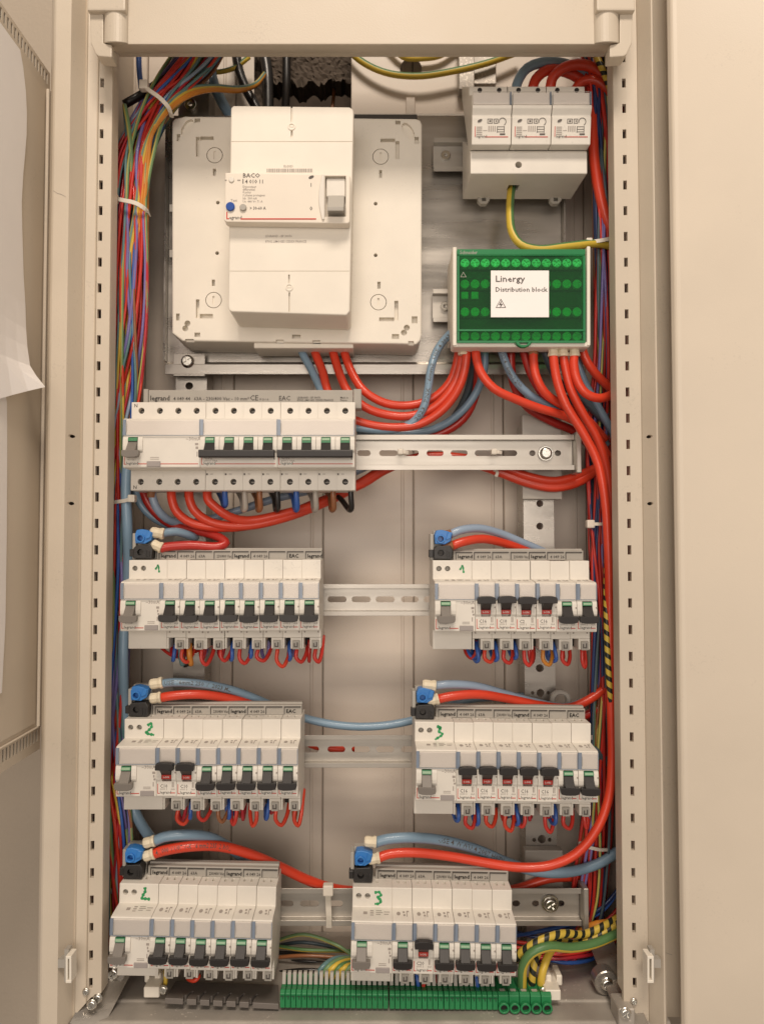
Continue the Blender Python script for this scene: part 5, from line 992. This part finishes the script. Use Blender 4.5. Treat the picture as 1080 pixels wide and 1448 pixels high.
for i, (m, pts, r) in enumerate((('earth', [(283, 60, .06), (286, 90, .058), (275, 112, .056), (255, 128, .058), (235, 150, .06)], .002), ('blue', [(196, 60, .09), (197, 100, .09), (200, 125, .09)], .0028), ('black_wire', [(262, 60, .075), (236, 105, .07), (205, 130, .066), (176, 147, .062)], .0042),
                                 ('teal', [(150, 450, .08), (168, 400, .075), (175, 330, .07), (180, 200, .05), (176, 150, .05)], .002), ('earth_pale', [(176, 148, .045), (182, 180, .04), (186, 230, .042), (184, 300, .05)], .0022), ('earth', [(272, 88, .12), (300, 101, .12), (330, 96, .125), (352, 80, .13)], .0026))):
    cable(pts, r, 'wire_' + m, ('yellow-green wire slanting at the top of the left loom', 'blue wire dropping at the top left corner', 'black sheathed cable ending at the top of the left loom', 'teal wire at the back of the left loom', 'yellow-green wire hooked over the black sheath', 'yellow-green wire sagging below the header at the left')[i], None, 'bundle_wire', 10, 'wire')
RC = [('red_thin', 6), ('crimson', 3), ('navy', 5), ('blue', 2), ('slate', 3), ('violet', 2), ('red_dark', 5), ('earth_pale', 1), ('brown', 2)]
bundle('r', 78, [(838, 40, 24, .05, .11), (850, 130, 18, .05, .11), (853, 220, 16, .05, .11), (856, 320, 16, .055, .12), (857, 420, 16, .06, .12), (856, 520, 16, .07, .12), (850, 620, 20, .09, .13), (848, 700, 16, .085, .12), (848, 780, 14, .08, .12), (852, 860, 14, .07, .12), (852, 950, 15, .07, .12), (850, 1040, 17, .07, .12), (846, 1130, 20, .07, .12), (838, 1220, 22, .075, .12), (825, 1300, 26, .08, .13), (800, 1350, 30, .09, .13), (740, 1375, 30, .10, .13)],
       RC, 33, 'thin {} wire in the dark loom down the right side', 'wires in the right loom')
# surge arrester supply cables
cb_([(729, 128, .060), (732, 115, .058), (745, 96, .056), (775, 87, .056), (815, 96, .058), (848, 122, .062), (864, 165, .068), (872, 230, .07)], 'blue_grey', 'blue-grey cable hooping over the surge arrester', .0048)
cb_([(752, 128, .060), (757, 112, .058), (773, 99, .056), (800, 101, .058), (828, 118, .062), (842, 150, .070), (850, 210, .08), (858, 300, .09)], 'red', 'first red cable hooping over the surge arrester', .0050)
cb_([(777, 128, .056), (782, 108, .052), (800, 94, .048), (825, 91, .046), (848, 102, .048), (866, 130, .052), (880, 175, .06)], 'red', 'second and highest red cable hooping over the surge arrester', .0050)
cb_([(812, 128, .060), (822, 116, .054), (838, 113, .050), (856, 124, .050), (870, 146, .054), (882, 180, .058)], 'red', 'last red cable at the right end of the surge arrester', .0050)
cb_([(836, 128, .060), (838, 175, .052), (840, 225, .050), (848, 275, .052), (860, 318, .056), (876, 350, .062)], 'red', 'red cable dropping past the right side of the surge arrester', .0050)
earth = 'earth cables'
cable([(724, 262, .068), (722, 275, .064), (721, 305, .056), (724, 328, .050), (736, 345, .046), (760, 352, .045), (800, 348, .046), (840, 344, .050), (862, 347, .054), (885, 358, .06)], .0040, 'wire_earth', 'yellow-green earth wire hanging from the surge arrester', earth, 'earth_cable')
cable([(480, 55, .118), (508, 84, .116), (545, 102, .114), (590, 107, .112), (640, 100, .112), (690, 88, .112), (735, 72, .114)], .0034, 'wire_earth', 'yellow-green earth cable sagging below the header', earth, 'earth_cable')
cable([(548, 60, .12), (570, 80, .12), (595, 82, .12), (622, 78, .12), (650, 60, .12)], .0030, 'wire_yellow', 'yellow wire just under the header', earth, 'earth_cable')
cable([(838, 70, .04), (846, 85, .038), (855, 105, .036), (864, 130, .036), (870, 160, .040)], .0030, 'wire_earth_wound', 'black and yellow twisted wire at the top right corner', earth, 'earth_cable')
cable([(858, 780, .066), (857, 830, .050), (858, 900, .044), (861, 960, .042), (865, 1010, .044), (872, 1060, .05)], .0028, 'wire_earth_wound', 'black and yellow twisted wire beside the long red cable', earth, 'earth_cable')
cable([(738, 1400, .030), (738, 1385, .026), (740, 1365, .022), (752, 1348, .020), (775, 1339, .022), (805, 1341, .030), (840, 1335, .038), (885, 1315, .05)], .0042, 'wire_earth', 'thick yellow-green earth cable arching into the green terminals', earth, 'earth_cable')
cable([(724, 1360, .034), (740, 1345, .028), (765, 1330, .026), (795, 1321, .032), (825, 1322, .045), (850, 1312, .05), (880, 1295, .06)], .0036, 'wire_earth_wound', 'upper black and yellow twisted cable at the bottom right', earth, 'earth_cable')
cable([(760, 1341, .038), (790, 1333, .040), (820, 1334, .044), (850, 1322, .048), (882, 1300, .055)], .0034, 'wire_earth_wound', 'lower black and yellow twisted cable at the bottom right', earth, 'earth_cable')
cable([(752, 1400, .034), (752, 1385, .031), (755, 1362, .032), (762, 1345, .040)], .0034, 'wire_earth_wound', 'short black and yellow twisted wire entering the second large green terminal', earth, 'earth_cable')
cable([(765, 1400, .034), (765, 1386, .032), (770, 1364, .034), (780, 1343, .044), (800, 1330, .06)], .0036, 'wire_yellow', 'yellow earth wire entering the third large green terminal', earth, 'earth_cable')
cable([(820, 1318, .07), (845, 1309, .06), (885, 1306, .066)], .0044, 'wire_orange', 'orange-yellow sheath behind the twisted cables', earth, 'earth_cable')
for i, (x0, x1, y1, m) in enumerate(((446, 500, 1357, 'teal'), (454, 508, 1358, 'earth_pale'), (462, 514, 1360, 'yellow'), (470, 520, 1362, 'earth'), (478, 526, 1365, 'yellow'), (485, 530, 1367, 'earth_pale'), (492, 538, 1368, 'earth'), (500, 545, 1371, 'yellow'))):
    cable([(x0, 1392, .040), (x0 + 1, 1382, .038), (x0 + 10, 1368, .040), (x0 + 26, y1, .05), (x1 + 10, y1 - 2, .07)], .0024, 'wire_' + m, f'{ORD[i]} thin earth wire bending into the small green terminals', 'thin earth wires at the bottom', 'earth_wire', 8, 'wire', .003)
for i, (ya, yb, yc, m, Y) in enumerate(((1334, 1322, 1356, 'earth_pale', .10), (1338, 1344, 1346, 'earth', .105), (1356, 1352, 1358, 'brown', .10), (1372, 1374, 1364, 'earth_pale', .11), (1348, 1350, 1368, 'black_wire', .108), (1364, 1360, 1372, 'black_wire', .112), (1340, 1333, 1352, 'slate', .115), (1378, 1372, 1380, 'black_wire', .09), (1385, 1380, 1384, 'earth', .085))):
    cable([(300, ya + 12, Y), (380, ya, Y - .01), (430, yb, Y - .02), (480, (yb + yc) / 2, Y - .02), (505, yc, Y - .03), (560, yc + 4, Y - .02)], .0018, 'wire_' + m, f'{ORD[i]} dim wire lying behind the green terminals', 'dim wires at the bottom', 'earth_wire', 7, 'wire')
for i, (p0, p1, p2, m) in enumerate(((( 720, 1325), (760, 1318), (850, 1290), 'blue'), ((722, 1332), (780, 1338), (860, 1300), 'red_thin'), ((724, 1340), (790, 1350), (850, 1335), 'red_thin'), ((724, 1352), (790, 1356), (860, 1340), 'crimson'), ((730, 1345), (800, 1362), (850, 1350), 'blue'), ((722, 1318), (770, 1326), (855, 1280), 'navy'), ((726, 1356), (800, 1346), (862, 1320), 'red_dark'))):
    cable([(p0[0] - 60, p0[1] + 8, .09), (*p0, .085), (*p1, .075), (*p2, .09), (p2[0] + 30, p2[1] - 40, .1)], .0018, 'wire_' + m, f'{ORD[i]} thin wire fanning to the bottom right corner', 'thin wires at the bottom right', 'bundle_wire', 7, 'wire')
# black conduits and blue pipe by the wall hole
for i, (pts, r, m) in enumerate((([(332, 60, .13), (338, 100, .128), (350, 130, .126), (364, 155, .125), (372, 180, .125)], .0052, 'black_wire'), ([(366, 50, .15), (377, 95, .148), (379, 130, .148), (379, 200, .15)], .0062, 'black_wire'), ([(405, 50, .16), (405, 120, .162), (403, 160, .17)], .0046, 'black_wire'), ([(296, 60, .118), (300, 110, .117), (312, 140, .116), (330, 170, .114)], .0056, 'blue_grey'), ([(470, 90, .20), (472, 130, .20), (466, 180, .2)], .002, 'brown'))):
    cable(pts, r, 'wire_' + m, ('black conduit curving left of the wall hole', 'thick black conduit at the left edge of the wall hole', 'black conduit hanging in the wall hole', 'blue pipe going down behind the main breaker', 'thin brown wire inside the wall hole')[i], 'conduits by the wall hole', 'conduit', 12, 'conduit')

# ------------------------------------------------------------------ cable ties
def tie(pix, r, label, head=None, hr=.0042):
    P = spline([U(*p) for p in pix], .004); mb = MB(); vs = []; w_ = r
    t = thing('cable_tie', label, 'cable tie', tuple(P[0]), 'white cable ties')
    n = len(P); arr = np.array(P); T = np.gradient(arr, axis=0); T /= np.linalg.norm(T, axis=1)[:, None]
    for i in range(n):
        sd = np.cross(T[i], [0, -1, 0]); sd /= np.linalg.norm(sd); nn = np.cross(sd, T[i])
        for a_, b_ in ((-1, -.3), (1, -.3), (1, .3), (-1, .3)): vs.append(tuple(arr[i] + sd * w_ * a_ + nn * w_ * b_))
    fs = [(i * 4 + k, i * 4 + (k + 1) % 4, (i + 1) * 4 + (k + 1) % 4, (i + 1) * 4 + k) for i in range(n - 1) for k in range(4)] + [(0, 1, 2, 3), ((n - 1) * 4 + 3, (n - 1) * 4 + 2, (n - 1) * 4 + 1, (n - 1) * 4)]
    part('strap', mb.add(vs, fs), 'tie', t)
    h = U(*(head or pix[0])); part('head', MB().box(h.x - hr, h.x + hr, h.y - .004, h.y + .004, h.z - hr * 1.05, h.z + hr * 1.05), 'tie', t, bevel=.0014, segs=2)
    return t
tie([(204, 121, .038), (212, 128, .033), (226, 138, .030), (238, 151, .033), (243, 165, .045)], .0019, 'white cable tie round the top of the left loom')
tie([(160, 280, .034), (175, 283, .030), (192, 287, .030), (205, 295, .034), (211, 304, .046)], .0019, 'white cable tie round the left loom beside the white base')
tie([(187, 705, .040), (176, 708, .042), (162, 710, .046), (152, 712, .056)], .0017, 'white cable tie on the left loom just under the top row', hr=.0034)
tie([(834, 741, .064), (842, 741, .060), (852, 741, .060), (862, 741, .066)], .0015, 'white cable tie round the right loom beside the second row', hr=.0038)
tie([(823, 1197, .072), (834, 1199, .068), (848, 1202, .068), (860, 1202, .074)], .0015, 'pale cable tie low on the right loom', hr=.0032)
tie([(832, 342, .05), (848, 340, .046), (868, 336, .05)], .0018, 'pale cable tie crossing the right loom beside the earth wire', hr=.0030)
tie([(464, 1258, .050), (464, 1275, .056), (465, 1295, .058), (465, 1312, .062)], .0026, 'white cable tie strapping the bottom rail', hr=.0048)
for px in (572, 704): 
    tie([(px - 6, 639, .062), (px, 639, .060), (px + 5, 640, .062)], .0016, f'small white tie knot in the {"left" if px < 600 else "right"} slot of the top rail', hr=.0028)
tie([(700, 664, .080), (703, 668, .078), (701, 674, .079)], .0015, 'white cable tie under the top rail at the red cables', hr=.0018)

# ------------------------------------------------------------------ terminals and brackets along the bottom
GY = .016; gt, gm, gb = 1387, 1405, 1428
def terminal_strip(px0, n, pw, big, label):
    t = thing('earth_terminal_strip', label, 'terminal strip', tuple(U(px0, 1428, .03)), 'green earth terminal strips'); 
    for k in range(n):
        a, b = px0 + k * pw + .35, px0 + (k + 1) * pw - .35; x0, x1 = UX(a, GY, 1410), UX(b, GY, 1410)
        e_ = 2.0 * ((a - 395) / 385) * 2; zt, zm, zb_ = UZ(1395 + e_, GY + .010), UZ(1404 + e_, GY), UZ(1427 + e_, GY)
        pr_ = [(GY + .028, zt), (GY + .010, zt), (GY + .003, zm + .001), (GY, zm - .001), (GY, zb_ + .001), (GY + .001, zb_), (GY + .028, zb_)]
        blk = part('terminal_block', MB().prism(pr_, x0, x1, 'x'), 'green_terminal', t, bevel=.0004)
        if big:
            xm = (x0 + x1) / 2; zc_ = UZ(1421 + e_ * .7, GY); part('wire_port', MB().ring((xm, zc_), .0030, .0047, GY - .004, GY - .0003, 18), 'green_terminal', blk, bevel=.0003); part('port_hole', MB().cyl((xm, zc_), .0029, GY - .0008, GY - .0002, 'y', 16), 'dark', blk)
            part('screw_port', MB().box(xm - .0026, xm + .0026, GY + .0035, GY + .008, zt - .0035, zt + .0012), 'clip', blk, bevel=.0004)
        else:
            xm = (x0 + x1) / 2
            part('release_slot', MB().box(xm - .0013, xm + .0013, GY + .0052, GY + .0075, zt - .0042, zt - .0012), 'dark', blk)
            part('notch', MB().box(x0 + .0006, x1 - .0006, GY - .0006, GY - .0001, zm - .0035, zm - .0026).box(xm, xm + .0008, GY - .0006, GY - .0001, zm - .0058, zm - .0035), 'green_dark', blk)
            part('lever_tab', MB().prism([(GY + .012, zt + .0002), (GY + .0145, zt + .0098), (GY + .018, zt + .0098), (GY + .020, zt + .0002)], x0 + .0004, x1 - .0007, 'x'), 'clip', blk, bevel=.0003)
    return t
for i, (px, n) in enumerate(((395.5, 10), (472.5, 10), (550.5, 10), (627.5, 10))):
    terminal_strip(px, n, 7.65, False, f'{ORD[i]} green strip of ten small earth terminals from the left, on the floor')
terminal_strip(704, 5, 15.2, True, 'green strip of five large round earth terminals at the right end')
tb = thing('terminal_bracket', 'grey toothed plastic bracket left of the green terminals', 'bracket', tuple(U(310, 1420, .03)))
yb = .022; P = lambda px, py, Y: U(px, py, Y)
vs = [P(233, 1412, .016), P(394, 1420.5, .016), P(394, 1393, .052), P(248, 1388, .052)]; h = Vector((0, 0, -.005)); cut = MB()
for k in range(6):
    c = U(262 + k * 18.6, 1414 + k * .9, .016); cut.prism([(c.x - .0012, c.y - .01), (c.x + .0012, c.y - .01), (c.x + .0016, c.y + .006), (c.x + .004, c.y + .016), (c.x + .002, c.y + .016), (c.x - .001, c.y + .008), (c.x - .0028, c.y + .008)], c.z - .02, c.z + .02, 'z')
part('toothed_bar', MB().add(vs + [v + h for v in vs], [(0, 1, 2, 3), (7, 6, 5, 4), (0, 4, 5, 1), (1, 5, 6, 2), (2, 6, 7, 3), (3, 7, 4, 0)]), 'bracket', tb, bevel=.0004, cut=cut)
for px, nm, lab in ((203, 'left', 'white plastic foot under the bottom-row left bank'), (771, 'right', 'white plastic foot right of the large green terminals')):
    f = thing('rail_support', lab, 'support', tuple(U(px + 12, 1415, .02)), 'white plastic supports')
    s = 0 if nm == 'left' else 4
    part('foot_block', pbox(MB(), px, 1397 + s, px + 22, 1412 + s, .020, .045, .020), 'base_white', f, bevel=.0008); part('foot_arm', pbox(MB(), px + 1, 1376 + s, px + 24, 1391 + s, .034, .052, .034), 'base_white', f, bevel=.001, cut=pbox(MB(), px + 8, 1374 + s, px + 16, 1384 + s, .02, .06, .034))
    part('foot_post', pbox(MB(), px + 4, 1388 + s, px + 19, 1400 + s, .036, .05, .036), 'base_white', f); screw_head('foot_screw', f, px + (28 if nm == 'left' else -3), 1400 + s, .024, .0042)
hs = U(240, 1382, .05); solo('metal_hook', MB().tube(spline([U(238, 1368, .052), U(228, 1378, .046), U(226, 1392, .040), U(232, 1398, .038)], .003), .0026, 10), 'zinc', 'shiny bent metal hook beside the left white foot', 'hook', smooth=True)
